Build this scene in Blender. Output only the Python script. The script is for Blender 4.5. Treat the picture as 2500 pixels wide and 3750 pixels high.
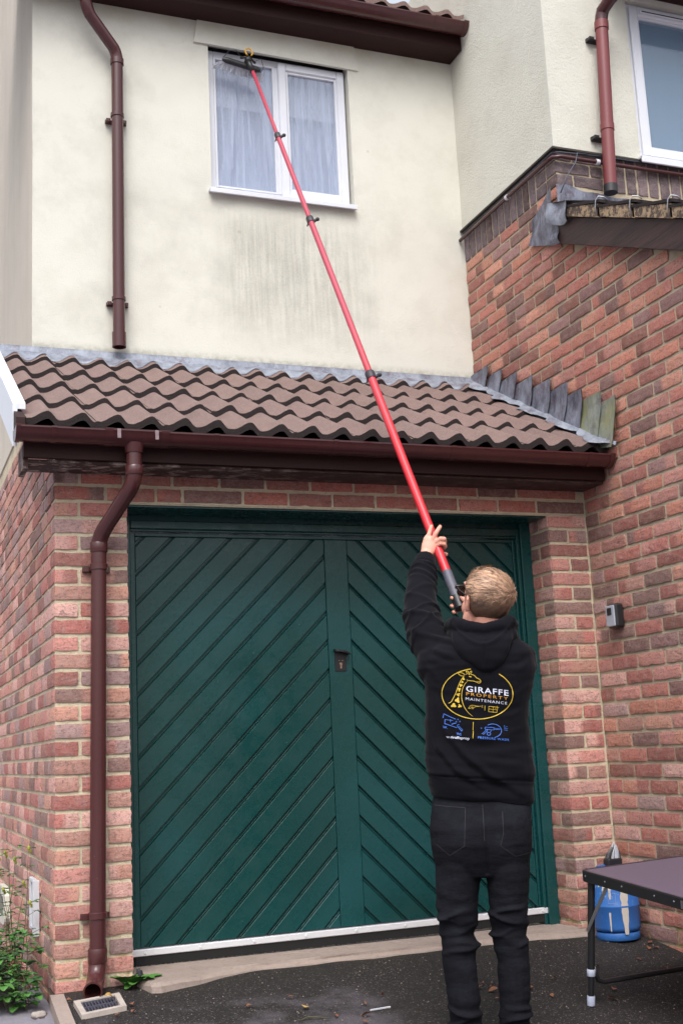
import bpy, bmesh, math, random
import numpy as np
from mathutils import Vector, Matrix, noise
from mathutils.bvhtree import BVHTree
R=math.radians
random.seed(7)
for o in list(bpy.data.objects): bpy.data.objects.remove(o)
SC=bpy.context.scene; COL=SC.collection
# ---------------- camera
yaw,pit,rol=0.37231492,0.19416974,-0.04823603
f_=Vector((math.sin(yaw)*math.cos(pit),math.cos(yaw)*math.cos(pit),math.sin(pit)))
r0=Vector((math.cos(yaw),-math.sin(yaw),0)); u0=r0.cross(f_)
r_=r0*math.cos(rol)+u0*math.sin(rol); u_=-r0*math.sin(rol)+u0*math.cos(rol)
cd=bpy.data.cameras.new('camera'); cam=bpy.data.objects.new('camera',cd); COL.objects.link(cam)
m=Matrix((r_,u_,-f_)).transposed().to_4x4(); m.translation=Vector((-1.05214,-5.35289,0.95347)); cam.matrix_world=m
cd.sensor_fit='HORIZONTAL'; cd.sensor_width=36; cd.lens=36*4430.07/2500; cd.clip_end=500; cd.clip_start=.05
SC.camera=cam
# ---------------- world: overcast daylight
W=bpy.data.worlds.new('World'); SC.world=W; W.use_nodes=True
wn=W.node_tree.nodes; wl=W.node_tree.links
sky=wn.new('ShaderNodeTexSky'); sky.sky_type='NISHITA'; sky.sun_disc=False
SUN_EL,SUN_ROT=R(52),R(205)
sky.sun_elevation=SUN_EL; sky.sun_rotation=SUN_ROT; sky.dust_density=3; sky.air_density=1.2
hs=wn.new('ShaderNodeHueSaturation'); hs.inputs['Saturation'].default_value=.32
wl.new(sky.outputs[0],hs.inputs['Color'])
wtc=wn.new('ShaderNodeTexCoord'); wsx=wn.new('ShaderNodeSeparateXYZ'); wl.new(wtc.outputs['Generated'],wsx.inputs[0])
wmr=wn.new('ShaderNodeMapRange'); wl.new(wsx.outputs[2],wmr.inputs[0]); wmr.inputs[1].default_value=0; wmr.inputs[2].default_value=1; wmr.inputs[3].default_value=.46; wmr.inputs[4].default_value=2.55
wmx=wn.new('ShaderNodeMix'); wmx.data_type='RGBA'; wmx.blend_type='MULTIPLY'; wmx.inputs[0].default_value=1; wl.new(hs.outputs[0],wmx.inputs[6]); wl.new(wmr.outputs[0],wmx.inputs[7]); wl.new(wmx.outputs[2],wn['Background'].inputs['Color'])
wn['Background'].inputs['Strength'].default_value=.15
sd=bpy.data.lights.new('sun','SUN'); sd.energy=.8; sd.angle=R(28); sd.color=(1,.97,.93)
so=bpy.data.objects.new('sun',sd); COL.objects.link(so)
# sun direction: sky sun_rotation measured clockwise from +Y
sv=Vector((math.sin(SUN_ROT)*math.cos(SUN_EL),math.cos(SUN_ROT)*math.cos(SUN_EL),math.sin(SUN_EL)))
so.rotation_euler=sv.to_track_quat('Z','Y').to_euler(); so.location=(0,-6,8)
SC.view_settings.view_transform='Standard'; SC.view_settings.look='None'; SC.view_settings.gamma=1
SC.view_settings.exposure=0.36
# ---------------- mesh builder
class MB:
    def __init__(s): s.v=[]; s.f=[]; s.m=[]; s.c=[]
    def add(s,vs,fs,mi=0,col=None):
        b=len(s.v); s.v+= [tuple(v) for v in vs]
        s.f+=[tuple(b+i for i in q) for q in fs]; s.m+=[mi]*len(fs)
        if col is None: s.c+=[(1,1,1)]*len(vs)
        elif isinstance(col,list): s.c+=col
        else: s.c+=[col]*len(vs)
    def box(s,x0,x1,y0,y1,z0,z1,mi=0,col=None,T=None,b=0):
        if b:
            X=[x0,x0+b,x1-b,x1];Y=[y0,y0+b,y1-b,y1];Z=[z0,z0+b,z1-b,z1]
            P={}; vs=[]
            def pid(i,j,k):
                if (i,j,k) not in P: P[(i,j,k)]=len(vs); vs.append((X[i],Y[j],Z[k]))
                return P[(i,j,k)]
            fs=[]
            fs.append([pid(*q) for q in ((0,1,1),(0,1,2),(0,2,2),(0,2,1))]); fs.append([pid(*q) for q in ((3,1,1),(3,2,1),(3,2,2),(3,1,2))])
            fs.append([pid(*q) for q in ((1,0,1),(2,0,1),(2,0,2),(1,0,2))]); fs.append([pid(*q) for q in ((1,3,1),(1,3,2),(2,3,2),(2,3,1))])
            fs.append([pid(*q) for q in ((1,1,0),(1,2,0),(2,2,0),(2,1,0))]); fs.append([pid(*q) for q in ((1,1,3),(2,1,3),(2,2,3),(1,2,3))])
            for a in (0,3):
                A=1 if a==0 else 2
                for bb in (0,3):
                    B=1 if bb==0 else 2
                    fs.append([pid(a,B,1),pid(a,B,2),pid(A,bb,2),pid(A,bb,1)])
                    fs.append([pid(a,1,B),pid(a,2,B),pid(A,2,bb),pid(A,1,bb)])
                    fs.append([pid(1,a,B),pid(2,a,B),pid(2,A,bb),pid(1,A,bb)])
                    for c in (0,3):
                        Cc=1 if c==0 else 2
                        fs.append([pid(a,B,Cc),pid(A,bb,Cc),pid(A,B,c)])
        else:
            vs=[(x,y,z) for x in (x0,x1) for y in (y0,y1) for z in (z0,z1)]
            fs=[(0,1,3,2),(4,6,7,5),(0,4,5,1),(2,3,7,6),(0,2,6,4),(1,5,7,3)]
        if T is not None: vs=[tuple(T@Vector(v)) for v in vs]
        s.add(vs,fs,mi,col)
    def tube(s,pts,rad,seg=14,mi=0,caps=True,col=None,flat=None,up=None):
        pts=[Vector(p) for p in pts]; n=len(pts)
        rad=[rad]*n if not isinstance(rad,(list,tuple)) else rad
        T=[(pts[min(i+1,n-1)]-pts[max(i-1,0)]).normalized() for i in range(n)]
        a=Vector(up) if up else (Vector((0,0,1)) if abs(T[0].z)<.9 else Vector((1,0,0)))
        N=(a-T[0]*a.dot(T[0])).normalized(); vs=[]
        for i in range(n):
            N=(N-T[i]*N.dot(T[i])).normalized(); B=T[i].cross(N)
            ra,rb=rad[i] if isinstance(rad[i],(tuple,list)) else (rad[i],rad[i])
            for k in range(seg):
                t=2*math.pi*k/seg; vs.append(pts[i]+N*(ra*math.cos(t))+B*(rb*math.sin(t)))
        fs=[(i*seg+k,i*seg+(k+1)%seg,(i+1)*seg+(k+1)%seg,(i+1)*seg+k) for i in range(n-1) for k in range(seg)]
        if caps: fs.append(tuple(range(seg-1,-1,-1))); fs.append(tuple((n-1)*seg+k for k in range(seg)))
        s.add(vs,fs,mi,col)
    def lathe(s,c,prof,seg=32,mi=0,axis='Z',col=None,ang=(0,2*math.pi)):
        vs=[];n=len(prof); full=abs(ang[1]-ang[0]-2*math.pi)<1e-6; ns=seg if full else seg+1
        for (r,h) in prof:
            for k in range(ns):
                t=ang[0]+(ang[1]-ang[0])*k/seg
                q=(r*math.cos(t),r*math.sin(t),h)
                if axis=='X': q=(h,r*math.cos(t),r*math.sin(t))
                if axis=='Y': q=(r*math.cos(t),h,r*math.sin(t))
                vs.append((c[0]+q[0],c[1]+q[1],c[2]+q[2]))
        fs=[(i*ns+k,i*ns+(k+1)%ns,(i+1)*ns+(k+1)%ns,(i+1)*ns+k) for i in range(n-1) for k in range(seg)]
        s.add(vs,fs,mi,col)
    def prism(s,poly,d,mi=0,col=None):   # poly: 3D points (planar), d: extrusion vector
        n=len(poly); d=Vector(d); vs=[Vector(p) for p in poly]+[Vector(p)+d for p in poly]
        fs=[tuple(range(n-1,-1,-1)),tuple(range(n,2*n))]+[(i,(i+1)%n,n+(i+1)%n,n+i) for i in range(n)]
        s.add(vs,fs,mi,col)
    def ell(s,c,r,M=None,seg=20,rings=12,mi=0):
        vs=[];fs=[]
        for i in range(rings+1):
            ph=math.pi*i/rings
            for k in range(seg):
                t=2*math.pi*k/seg
                q=Vector((r[0]*math.sin(ph)*math.cos(t),r[1]*math.sin(ph)*math.sin(t),r[2]*math.cos(ph)))
                if M: q=M@q
                vs.append(Vector(c)+q)
        for i in range(rings):
            for k in range(seg): fs.append((i*seg+k,(i+1)*seg+k,(i+1)*seg+(k+1)%seg,i*seg+(k+1)%seg))
        s.add(vs,fs,mi)
    def build(s,name,mats,parent=None,smooth=False,colattr=False,world=True,fix=False):
        me=bpy.data.meshes.new(name); me.from_pydata(s.v,[],s.f); me.validate(clean_customdata=False)
        if not isinstance(mats,(list,tuple)): mats=[mats]
        for mm in mats: me.materials.append(mm)
        if len(me.polygons)==len(s.m): me.polygons.foreach_set('material_index',s.m)
        if smooth: me.polygons.foreach_set('use_smooth',[True]*len(me.polygons))
        if colattr:
            a=me.color_attributes.new('bcol','FLOAT_COLOR','POINT')
            a.data.foreach_set('color',[x for c in s.c for x in (c[0],c[1],c[2],1)])
        if fix:
            bm=bmesh.new(); bm.from_mesh(me); bmesh.ops.remove_doubles(bm,verts=bm.verts,dist=1e-5); bmesh.ops.recalc_face_normals(bm,faces=bm.faces); bm.to_mesh(me); bm.free()
        me.update()
        o=bpy.data.objects.new(name,me); COL.objects.link(o)
        if parent is not None:
            o.parent=parent
            if world:
                r=parent
                off=Vector((0,0,0))
                while r is not None: off+=r.location; r=r.parent
                o.location=-off
        if smooth=='auto' :
            for p in me.polygons: p.use_smooth=True
            try: me.set_sharp_from_angle(angle=R(35))
            except Exception: pass
        return o
def cluster(mb,gap=.012):
    n=len(mb.v); par=list(range(n))
    def fd(i):
        while par[i]!=i: par[i]=par[par[i]]; i=par[i]
        return i
    for f in mb.f:
        a=fd(f[0])
        for i in f[1:]: par[fd(i)]=a
    isl={}
    for i in range(n): isl.setdefault(fd(i),[]).append(i)
    B_=[(k,[min(mb.v[i][q] for i in v)-gap/2 for q in range(3)],[max(mb.v[i][q] for i in v)+gap/2 for q in range(3)]) for k,v in isl.items()]
    g={k:k for k,_,_ in B_}
    def fg(k):
        while g[k]!=k: k=g[k]
        return k
    for i,(k,lo,hi) in enumerate(B_):
        for (k2,lo2,hi2) in B_[i+1:]:
            if all(lo[q]<=hi2[q] and lo2[q]<=hi[q] for q in range(3)): g[fg(k2)]=fg(k)
    out={}
    for fi,f in enumerate(mb.f): out.setdefault(fg(fd(f[0])),[]).append(fi)
    res=[]
    for k,fis in out.items():
        m_=MB(); idx={}
        for fi in fis:
            for i in mb.f[fi]:
                if i not in idx: idx[i]=len(m_.v); m_.v.append(mb.v[i]); m_.c.append(mb.c[i])
            m_.f.append(tuple(idx[i] for i in mb.f[fi])); m_.m.append(mb.m[fi])
        res.append(m_)
    return res
def build_each(mb,name,mat,parent,**k): return [q.build(name,mat,parent,**k) for q in cluster(mb)]
def thing(name,loc,label,cat,rz=0,group=None):
    o=bpy.data.objects.new(name,None); COL.objects.link(o); o.location=loc; o.rotation_euler=(0,0,rz)
    o.empty_display_size=.2; o['label']=label; o['category']=cat
    if group: o['group']=group
    return o
def tag(o,label=None,cat=None,group=None,kind=None):
    for k,v in (('label',label),('category',cat),('group',group),('kind',kind)):
        if v: o[k]=v
    return o
# ---------------- materials
def srgb(r,g,b):
    f=lambda c:(c/12.92 if c<=.04045 else ((c+.055)/1.055)**2.4)
    return (f(r/255),f(g/255),f(b/255))
class NT:
    def __init__(s,name):
        s.m=bpy.data.materials.new(name); s.m.use_nodes=True; s.t=s.m.node_tree; s.n=s.t.nodes; s.l=s.t.links
        s.b=s.n['Principled BSDF']; s.tc=s.n.new('ShaderNodeTexCoord')
    def new(s,t,**k):
        n=s.n.new(t)
        for a,b in k.items(): setattr(n,a,b)
        return n
    def map(s,scale=(1,1,1),src='Object'):
        mp=s.new('ShaderNodeMapping'); mp.inputs['Scale'].default_value=scale; s.l.new(s.tc.outputs[src],mp.inputs[0]); return mp.outputs[0]
    def noise(s,scale,detail=4,rough=.55,vec=None,stretch=None,dist=0):
        n=s.new('ShaderNodeTexNoise'); n.inputs['Scale'].default_value=scale; n.inputs['Detail'].default_value=detail; n.inputs['Roughness'].default_value=rough; n.inputs['Distortion'].default_value=dist
        v=vec if vec is not None else s.map(stretch or (1,1,1)); s.l.new(v,n.inputs['Vector']); return n.outputs['Fac']
    def vor(s,scale,vec=None,feature='F1',out='Distance'):
        n=s.new('ShaderNodeTexVoronoi'); n.feature=feature; n.inputs['Scale'].default_value=scale; s.l.new(vec if vec is not None else s.map(),n.inputs['Vector']); return n.outputs[out]
    def ramp(s,fac,stops,interp='LINEAR'):
        r=s.new('ShaderNodeValToRGB'); r.color_ramp.interpolation=interp; e=r.color_ramp.elements
        while len(e)<len(stops): e.new(.5)
        for i,(p,c) in enumerate(stops):
            e[i].position=p; e[i].color=(c[0],c[1],c[2],1) if isinstance(c,(tuple,list)) else (c,c,c,1)
        s.l.new(fac,r.inputs[0]); return r.outputs[0]
    def mix(s,fac,a,b,mode='MIX'):
        n=s.new('ShaderNodeMix'); n.data_type='RGBA'; n.blend_type=mode
        for i,v in ((0,fac),(6,a),(7,b)):
            if hasattr(v,'is_linked'): s.l.new(v,n.inputs[i])
            elif i==0: n.inputs[0].default_value=v
            else: n.inputs[i].default_value=(v[0],v[1],v[2],1)
        return n.outputs[2]
    def math(s,op,a,b=None,c=None,clamp=False):
        n=s.new('ShaderNodeMath'); n.operation=op; n.use_clamp=clamp
        for i,v in enumerate((a,b,c)):
            if v is None: continue
            if hasattr(v,'is_linked'): s.l.new(v,n.inputs[i])
            else: n.inputs[i].default_value=v
        return n.outputs[0]
    def maprange(s,v,a,b,c=0,d=1,smooth=True):
        n=s.new('ShaderNodeMapRange'); n.interpolation_type='SMOOTHSTEP' if smooth else 'LINEAR'
        s.l.new(v,n.inputs[0]); n.inputs[1].default_value=a;n.inputs[2].default_value=b;n.inputs[3].default_value=c;n.inputs[4].default_value=d
        return n.outputs[0]
    def sep(s,vec=None):
        n=s.new('ShaderNodeSeparateXYZ'); s.l.new(vec if vec is not None else s.tc.outputs['Object'],n.inputs[0]); return n.outputs
    def bump(s,h,strength=.3,dist=.005):
        b=s.new('ShaderNodeBump'); b.inputs['Strength'].default_value=strength; b.inputs['Distance'].default_value=dist
        s.l.new(h,b.inputs['Height'])
        if s.b.inputs['Normal'].is_linked: s.l.new(s.b.inputs['Normal'].links[0].from_socket,b.inputs['Normal'])
        s.l.new(b.outputs[0],s.b.inputs['Normal']); return b
    def col(s,c):
        if hasattr(c,'is_linked'): s.l.new(c,s.b.inputs['Base Color'])
        else: s.b.inputs['Base Color'].default_value=(c[0],c[1],c[2],1)
    def rough(s,v):
        if hasattr(v,'is_linked'): s.l.new(v,s.b.inputs['Roughness'])
        else: s.b.inputs['Roughness'].default_value=v
def simple(name,c,c2=None,rough=.5,scale=20,metal=0,bump=0,bscale=200,stretch=None,spec=None,dist=.002):
    n=NT(name)
    if c2 is None: c2=tuple(x*.8 for x in c)
    n.col(n.mix(n.noise(scale,5,.6,stretch=stretch),c,c2)); n.rough(rough); n.b.inputs['Metallic'].default_value=metal
    if bump: n.bump(n.noise(bscale,3,stretch=stretch),bump,dist)
    if spec is not None: n.b.inputs['Specular IOR Level'].default_value=spec
    return n.m
def m_brick():
    n=NT('brick'); a=n.new('ShaderNodeAttribute'); a.attribute_name='bcol'
    sp=n.noise(260,3,.6); c=n.mix(n.ramp(sp,[(.30,.0),(.60,.75)]),a.outputs['Color'],(.55,.4,.37),'OVERLAY')
    big=n.noise(22,4,.6); c=n.mix(n.ramp(big,[(.45,0),(.75,.35)]),c,(.42,.31,.30)); c=n.mix(n.ramp(n.noise(75,6,.8),[(.50,0),(.64,.62)]),c,srgb(88,62,60)); c=n.mix(n.ramp(n.noise(95,5,.8,stretch=(1,1,1.6)),[(.56,0),(.70,.5)]),c,srgb(206,178,168)); cz=n.ramp(n.noise(1,5,.8,stretch=(26,26,95),dist=1.2),[(.55,0),(.62,.55)]); c=n.mix(cz,c,srgb(70,48,48)); c=n.mix(n.ramp(n.noise(2.1,5,.65),[(.5,0),(.78,.4)]),c,srgb(104,80,76)); hs_=n.new('ShaderNodeHueSaturation'); hs_.inputs['Saturation'].default_value=.80; hs_.inputs['Value'].default_value=1.16; n.l.new(c,hs_.inputs['Color']); c=n.mix(1.0,hs_.outputs[0],(1.03,1.0,.93),'MULTIPLY')
    pits=n.ramp(n.vor(190),[(.08,1),(.2,0)]); pm=n.math('MULTIPLY',pits,n.ramp(n.noise(9,3),[(.46,0),(.58,1)]))
    c=n.mix(n.math('MULTIPLY',pm,.75),c,(.05,.03,.03))
    n.col(c); n.rough(.9); n.b.inputs['Specular IOR Level'].default_value=.25
    n.bump(n.noise(120,6,.78),.85,.008); n.bump(n.math('MULTIPLY',pm,-1),.6,.004); return n.m
def m_mortar(name='mortar',a=(226,214,186),b_=(200,187,160)):
    n=NT(name); c=n.mix(n.noise(60,5,.7),srgb(*a),srgb(*b_)); c=n.mix(n.ramp(n.noise(7,4),[(.5,0),(.75,.45)]),c,srgb(146,134,118)); c=n.mix(n.ramp(n.noise(45,5,.8),[(.55,0),(.7,.5)]),c,srgb(112,100,86))
    z=n.sep()[2]; low=n.math('MULTIPLY',n.maprange(z,.35,.0),n.ramp(n.noise(14,4),[(.45,0),(.6,1)]))
    c=n.mix(n.math('MULTIPLY',low,.7),c,srgb(150,140,70))
    n.col(c); n.rough(.95); n.bump(n.noise(110,6,.78),.9,.010); n.b.inputs['Specular IOR Level'].default_value=.2; return n.m
def m_render(name,base,side=False,rougher=.5,streak=True):
    n=NT(name); S=n.sep()
    c=n.mix(n.noise(1.6,5,.6),base,tuple(x*.9 for x in base))
    c=n.mix(n.ramp(n.noise(3.2,6,.65),[(.48,0),(.8,.38)]),c,srgb(178,174,160))
    if streak:
        # grey-green algae run-off under the window
        hx=n.math('MULTIPLY',n.maprange(S[0],.72,.95),n.maprange(S[0],1.95,1.45))
        vz=n.math('MULTIPLY',n.maprange(S[2],4.28,3.95),n.maprange(S[2],3.25,3.6))
        st=n.noise(1,5,.75,stretch=(42,1,2.2)); fn=n.noise(90,3,.7)
        k=n.math('MULTIPLY',n.math('MULTIPLY',hx,vz),n.ramp(n.math('ADD',n.math('MULTIPLY',st,.7),n.math('MULTIPLY',fn,.3)),[(.42,.12),(.66,1)]))
        c=n.mix(n.math('MULTIPLY',k,.50,clamp=True),c,srgb(128,128,118))
        hx2=n.math('MULTIPLY',n.maprange(S[0],.2,.7),n.maprange(S[0],2.2,1.6)); vz2=n.math('MULTIPLY',n.maprange(S[2],4.6,4.1),n.maprange(S[2],3.15,3.5))
        d2=n.ramp(n.noise(4.5,6,.7),[(.45,0),(.72,.6)])
        c=n.mix(n.math('MULTIPLY',n.math('MULTIPLY',hx2,vz2),n.math('MULTIPLY',d2,.5)),c,srgb(156,156,148))
        d3=n.math('MULTIPLY',n.ramp(n.noise(2.6,5,.7),[(.5,0),(.78,.35)]),n.maprange(S[0],.6,0.1))
        c=n.mix(d3,c,srgb(158,160,156))
        # darker line of dirt right above the lead
        c=n.mix(n.math('MULTIPLY',n.maprange(S[2],3.26,3.19),n.ramp(n.noise(30,4),[(.35,.15),(.6,.55)])),c,srgb(110,108,88))
        # mottled, yellower and darker towards the eaves
        c=n.mix(n.math('MULTIPLY',n.maprange(S[2],5.22,5.38),n.ramp(n.noise(5,4),[(.35,.1),(.7,.5)])),c,srgb(176,168,138))
        pk=n.ramp(n.vor(2.3),[(.02,1),(.035,0)]); c=n.mix(n.math('MULTIPLY',pk,.25),c,srgb(120,100,80))
    if side:
        stv=n.noise(1,4,.7,stretch=(6,6,.35)); c=n.mix(n.ramp(stv,[(.35,0),(.75,.45)]),c,srgb(184,170,158))
    n.col(c); n.rough(.92); n.b.inputs['Specular IOR Level'].default_value=.2
    n.bump(n.noise(110 if rougher<.8 else 70,5,.75),rougher*1.1,.007); n.bump(n.noise(3,3),.35,.02)
    cr=n.vor(1.4,vec=n.map((1,1,.8)),feature='DISTANCE_TO_EDGE')
    return n.m
def m_tile():
    n=NT('roof_tile'); a=n.new('ShaderNodeAttribute'); a.attribute_name='bcol'
    c=n.mix(n.noise(5,5,.65),srgb(127,104,98),srgb(100,81,76)); c=n.mix(.35,c,a.outputs['Color'],'MULTIPLY')
    c=n.mix(n.ramp(n.noise(190,3,.8),[(.52,0),(.68,.6)]),c,srgb(168,148,142)); c=n.mix(n.ramp(n.noise(150,3,.8),[(.58,0),(.7,.6)]),c,srgb(70,56,54))
    lich=n.ramp(n.noise(16,5,.75),[(.70,0),(.74,.8)]); c=n.mix(lich,c,srgb(176,170,160)); c=n.mix(n.ramp(n.noise(42,5,.75),[(.55,0),(.68,.45)]),c,srgb(84,70,66))
    n.col(c); n.rough(.93); n.bump(n.noise(350,3,.7),.5,.003); n.bump(n.noise(12,3),.2,.006); return n.m
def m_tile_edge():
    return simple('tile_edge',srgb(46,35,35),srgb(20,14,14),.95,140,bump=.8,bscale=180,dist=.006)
def m_lead(name,c1,c2,yel=0):
    n=NT(name); st=n.noise(1,6,.75,stretch=(13,13,6)); c=n.mix(n.ramp(st,[(.38,0),(.64,1)]),c1,c2)
    c=n.mix(n.ramp(n.noise(13,4,.7),[(.52,0),(.68,.7)]),c,srgb(88,66,78)); c=n.mix(n.ramp(n.noise(1,4,.8,stretch=(70,70,9)),[(.60,0),(.70,.5)]),c,srgb(186,190,200))
    if yel: c=n.mix(n.ramp(n.noise(7,4,.6),[(.42,.1),(.62,.7)]),c,srgb(146,146,100))
    n.col(c); n.rough(.6); n.b.inputs['Metallic'].default_value=.25; n.bump(n.noise(14,4),.4,.01); n.bump(n.noise(150,3),.2,.002); return n.m
def m_door():
    n=NT('green_paint'); c=n.mix(n.noise(1.0,4,.5),srgb(12,66,64),srgb(9,49,47))
    c=n.mix(n.ramp(n.noise(1.6,3,.5),[(.45,0),(.75,.30)]),c,srgb(36,96,104))
    w=n.ramp(n.noise(60,2,.8),[(.76,0),(.79,.5)]); c=n.mix(w,c,srgb(120,140,130))
    n.col(c); n.rough(n.maprange(n.noise(9,5,.7),.3,.7,.20,.40)); n.bump(n.noise(60,4,.6),.22,.004); n.bump(n.noise(260,3),.12,.002); return n.m
def m_asphalt():
    n=NT('asphalt'); ag=n.vor(210,out='Color'); g=n.new('ShaderNodeSeparateXYZ'); n.l.new(ag,g.inputs[0])
    c=n.ramp(g.outputs[0],[(0,srgb(14,11,12)),(.5,srgb(22,16,16)),(.80,srgb(40,32,30)),(.94,srgb(66,57,54)),(1,srgb(112,102,96))])
    c=n.mix(n.ramp(n.noise(2.2,5,.6),[(.45,0),(.75,.55)]),c,srgb(20,15,12))
    S=n.sep(); pm=n.math('MULTIPLY',n.math('MULTIPLY',n.maprange(S[1],-.3,-.5),n.maprange(S[0],1.0,.75)),n.ramp(n.noise(3.2,5,.6),[(.46,0),(.6,.75)]))
    c=n.mix(pm,c,srgb(92,86,92))
    mo=n.math('MULTIPLY',n.maprange(S[1],-.3,.02),n.ramp(n.noise(11,5,.7),[(.45,0),(.62,.8)])); c=n.mix(mo,c,srgb(30,32,16))
    n.col(c); n.rough(.8); n.bump(n.vor(210),.9,.006); n.bump(n.noise(20,4),.4,.01); return n.m
def m_pipe(name='brown_pvc',c=(80,42,43),rough=.24):
    n=NT(name); col=n.mix(n.noise(1,5,.65,stretch=(26,26,2.5)),srgb(*c),tuple(x*.62 for x in srgb(*c)))
    n.col(n.mix(n.ramp(n.noise(40,3,.8),[(.72,0),(.78,.5)]),col,srgb(150,120,116))); n.rough(rough); n.bump(n.noise(40,3),.08,.003); return n.m
def m_wood():
    n=NT('dark_timber'); g=n.ramp(n.noise(1,6,.75,stretch=(60,3,60)),[(.35,0),(.65,1)]); c=n.mix(g,srgb(70,46,44),srgb(28,18,19)); c=n.mix(n.ramp(n.noise(25,4,.8),[(.72,0),(.77,.6)]),c,srgb(130,110,100))
    n.col(c); n.rough(.62); n.bump(g,.35,.004); return n.m
def m_fascia():
    n=NT('brown_fascia'); c=n.mix(n.noise(1,5,.7,stretch=(2,30,30)),srgb(54,28,26),srgb(34,18,17)); n.col(c); n.rough(.6); n.b.inputs['Specular IOR Level'].default_value=.22; n.bump(n.noise(1,4,stretch=(3,70,70)),.2,.003); return n.m
def m_soffit():
    n=NT('weathered_soffit'); k=n.ramp(n.noise(9,5,.7,stretch=(1,1.6,1)),[(.5,0),(.6,1)]); S=n.sep()
    k=n.math('MULTIPLY',k,n.maprange(S[0],1.2,-.1,.15,1)); c=n.mix(k,srgb(58,38,34),srgb(158,140,132)); n.col(c); n.rough(.8); n.bump(k,.3,.003); return n.m
def m_glass(name,tint,streaks=True):
    n=NT(name); c=n.mix(n.noise(1,4,.7,stretch=(28,28,2.0)),tint,tuple(x*.8 for x in tint)); n.col(c)  # pale tint puts haze into the pane colour; streaks are water runs
    r=n.maprange(n.noise(1,4,.75,stretch=(45,45,3)),.35,.7,.03,.13); n.rough(r)
    n.b.inputs['Specular IOR Level'].default_value=.8
    if streaks:
        al=n.maprange(n.noise(1,5,.75,stretch=(30,30,1.6),dist=.5),.40,.62,.34,.58); n.l.new(al,n.b.inputs['Alpha'])
    else: n.b.inputs['Alpha'].default_value=.45; n.col(tint)
    n.b.inputs['Coat Weight'].default_value=.6; n.b.inputs['Coat Roughness'].default_value=.02
    if streaks: n.bump(n.ramp(n.noise(1,3,.8,stretch=(60,60,4)),[(.5,0),(.56,1)]),.25,.002)
    return n.m
def m_fabric(name,c,scale=700,fuzz=.3,var=.5):
    n=NT(name); n.col(n.mix(n.noise(5,4),c,tuple(x*var for x in c))); n.rough(.95); n.b.inputs['Sheen Weight'].default_value=fuzz; n.b.inputs['Sheen Roughness'].default_value=.4
    n.b.inputs['Specular IOR Level'].default_value=.15
    n.bump(n.noise(scale,2),.25,.0015); return n.m
def m_denim():
    n=NT('black_denim'); c=n.mix(n.noise(1,5,.7,stretch=(90,90,8)),(.0022,.0024,.0042),(.0068,.0072,.0115)); c=n.mix(n.ramp(n.noise(7,5,.7),[(.5,0),(.75,.5)]),c,(.018,.019,.028))
    n.col(c); n.rough(.9); n.b.inputs['Specular IOR Level'].default_value=.2; n.b.inputs['Sheen Weight'].default_value=.0; n.bump(n.noise(900,2),.25,.001); n.bump(n.noise(26,3,stretch=(1,1,2.2)),.5,.006); return n.m
def m_skin():
    n=NT('skin'); c=n.mix(n.noise(30,4),srgb(226,168,146),srgb(214,146,126)); n.col(c); n.rough(.5); n.b.inputs['Subsurface Weight'].default_value=.08; n.b.inputs['Subsurface Radius'].default_value=(.01,.004,.002); n.bump(n.noise(300,2),.08,.001); return n.m
def m_hair():
    n=NT('hair'); a=n.new('ShaderNodeAttribute'); a.attribute_name='bcol'; n.col(a.outputs['Color']); n.rough(.45); n.b.inputs['Specular IOR Level'].default_value=.4; return n.m
def m_bottle():
    n=NT('blue_bottle_paint'); S=n.sep(); c=n.mix(n.noise(7,4),srgb(58,116,186),srgb(40,88,160))
    k=n.ramp(n.noise(45,5,.8),[(.60,0),(.66,.9)]); up=n.maprange(S[2],.16,.26); c=n.mix(n.math('MULTIPLY',k,n.math('ADD',up,.25)),c,srgb(190,196,205))
    n.col(c); n.rough(.42); n.bump(n.noise(25,4),.15,.004); return n.m
def m_white(name='white_upvc',c=(214,216,224),rough=.3): return simple(name,srgb(*c),tuple(x*.9 for x in srgb(*c)),rough,6)
def m_slab(name,c1,c2):
    n=NT(name); c=n.mix(n.noise(6,6,.7),c1,c2); c=n.mix(n.ramp(n.noise(40,5,.8),[(.5,0),(.75,.5)]),c,tuple(x*.6 for x in c2)); n.col(c); n.rough(.9); n.bump(n.noise(60,5,.75),.6,.006); return n.m
def m_leaf(name,c1,c2,tr=.25):
    n=NT(name); n.col(n.mix(n.noise(14,4),c1,c2)); n.rough(.45); n.b.inputs['Transmission Weight'].default_value=0; n.bump(n.noise(90,2),.3,.002); return n.m
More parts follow.
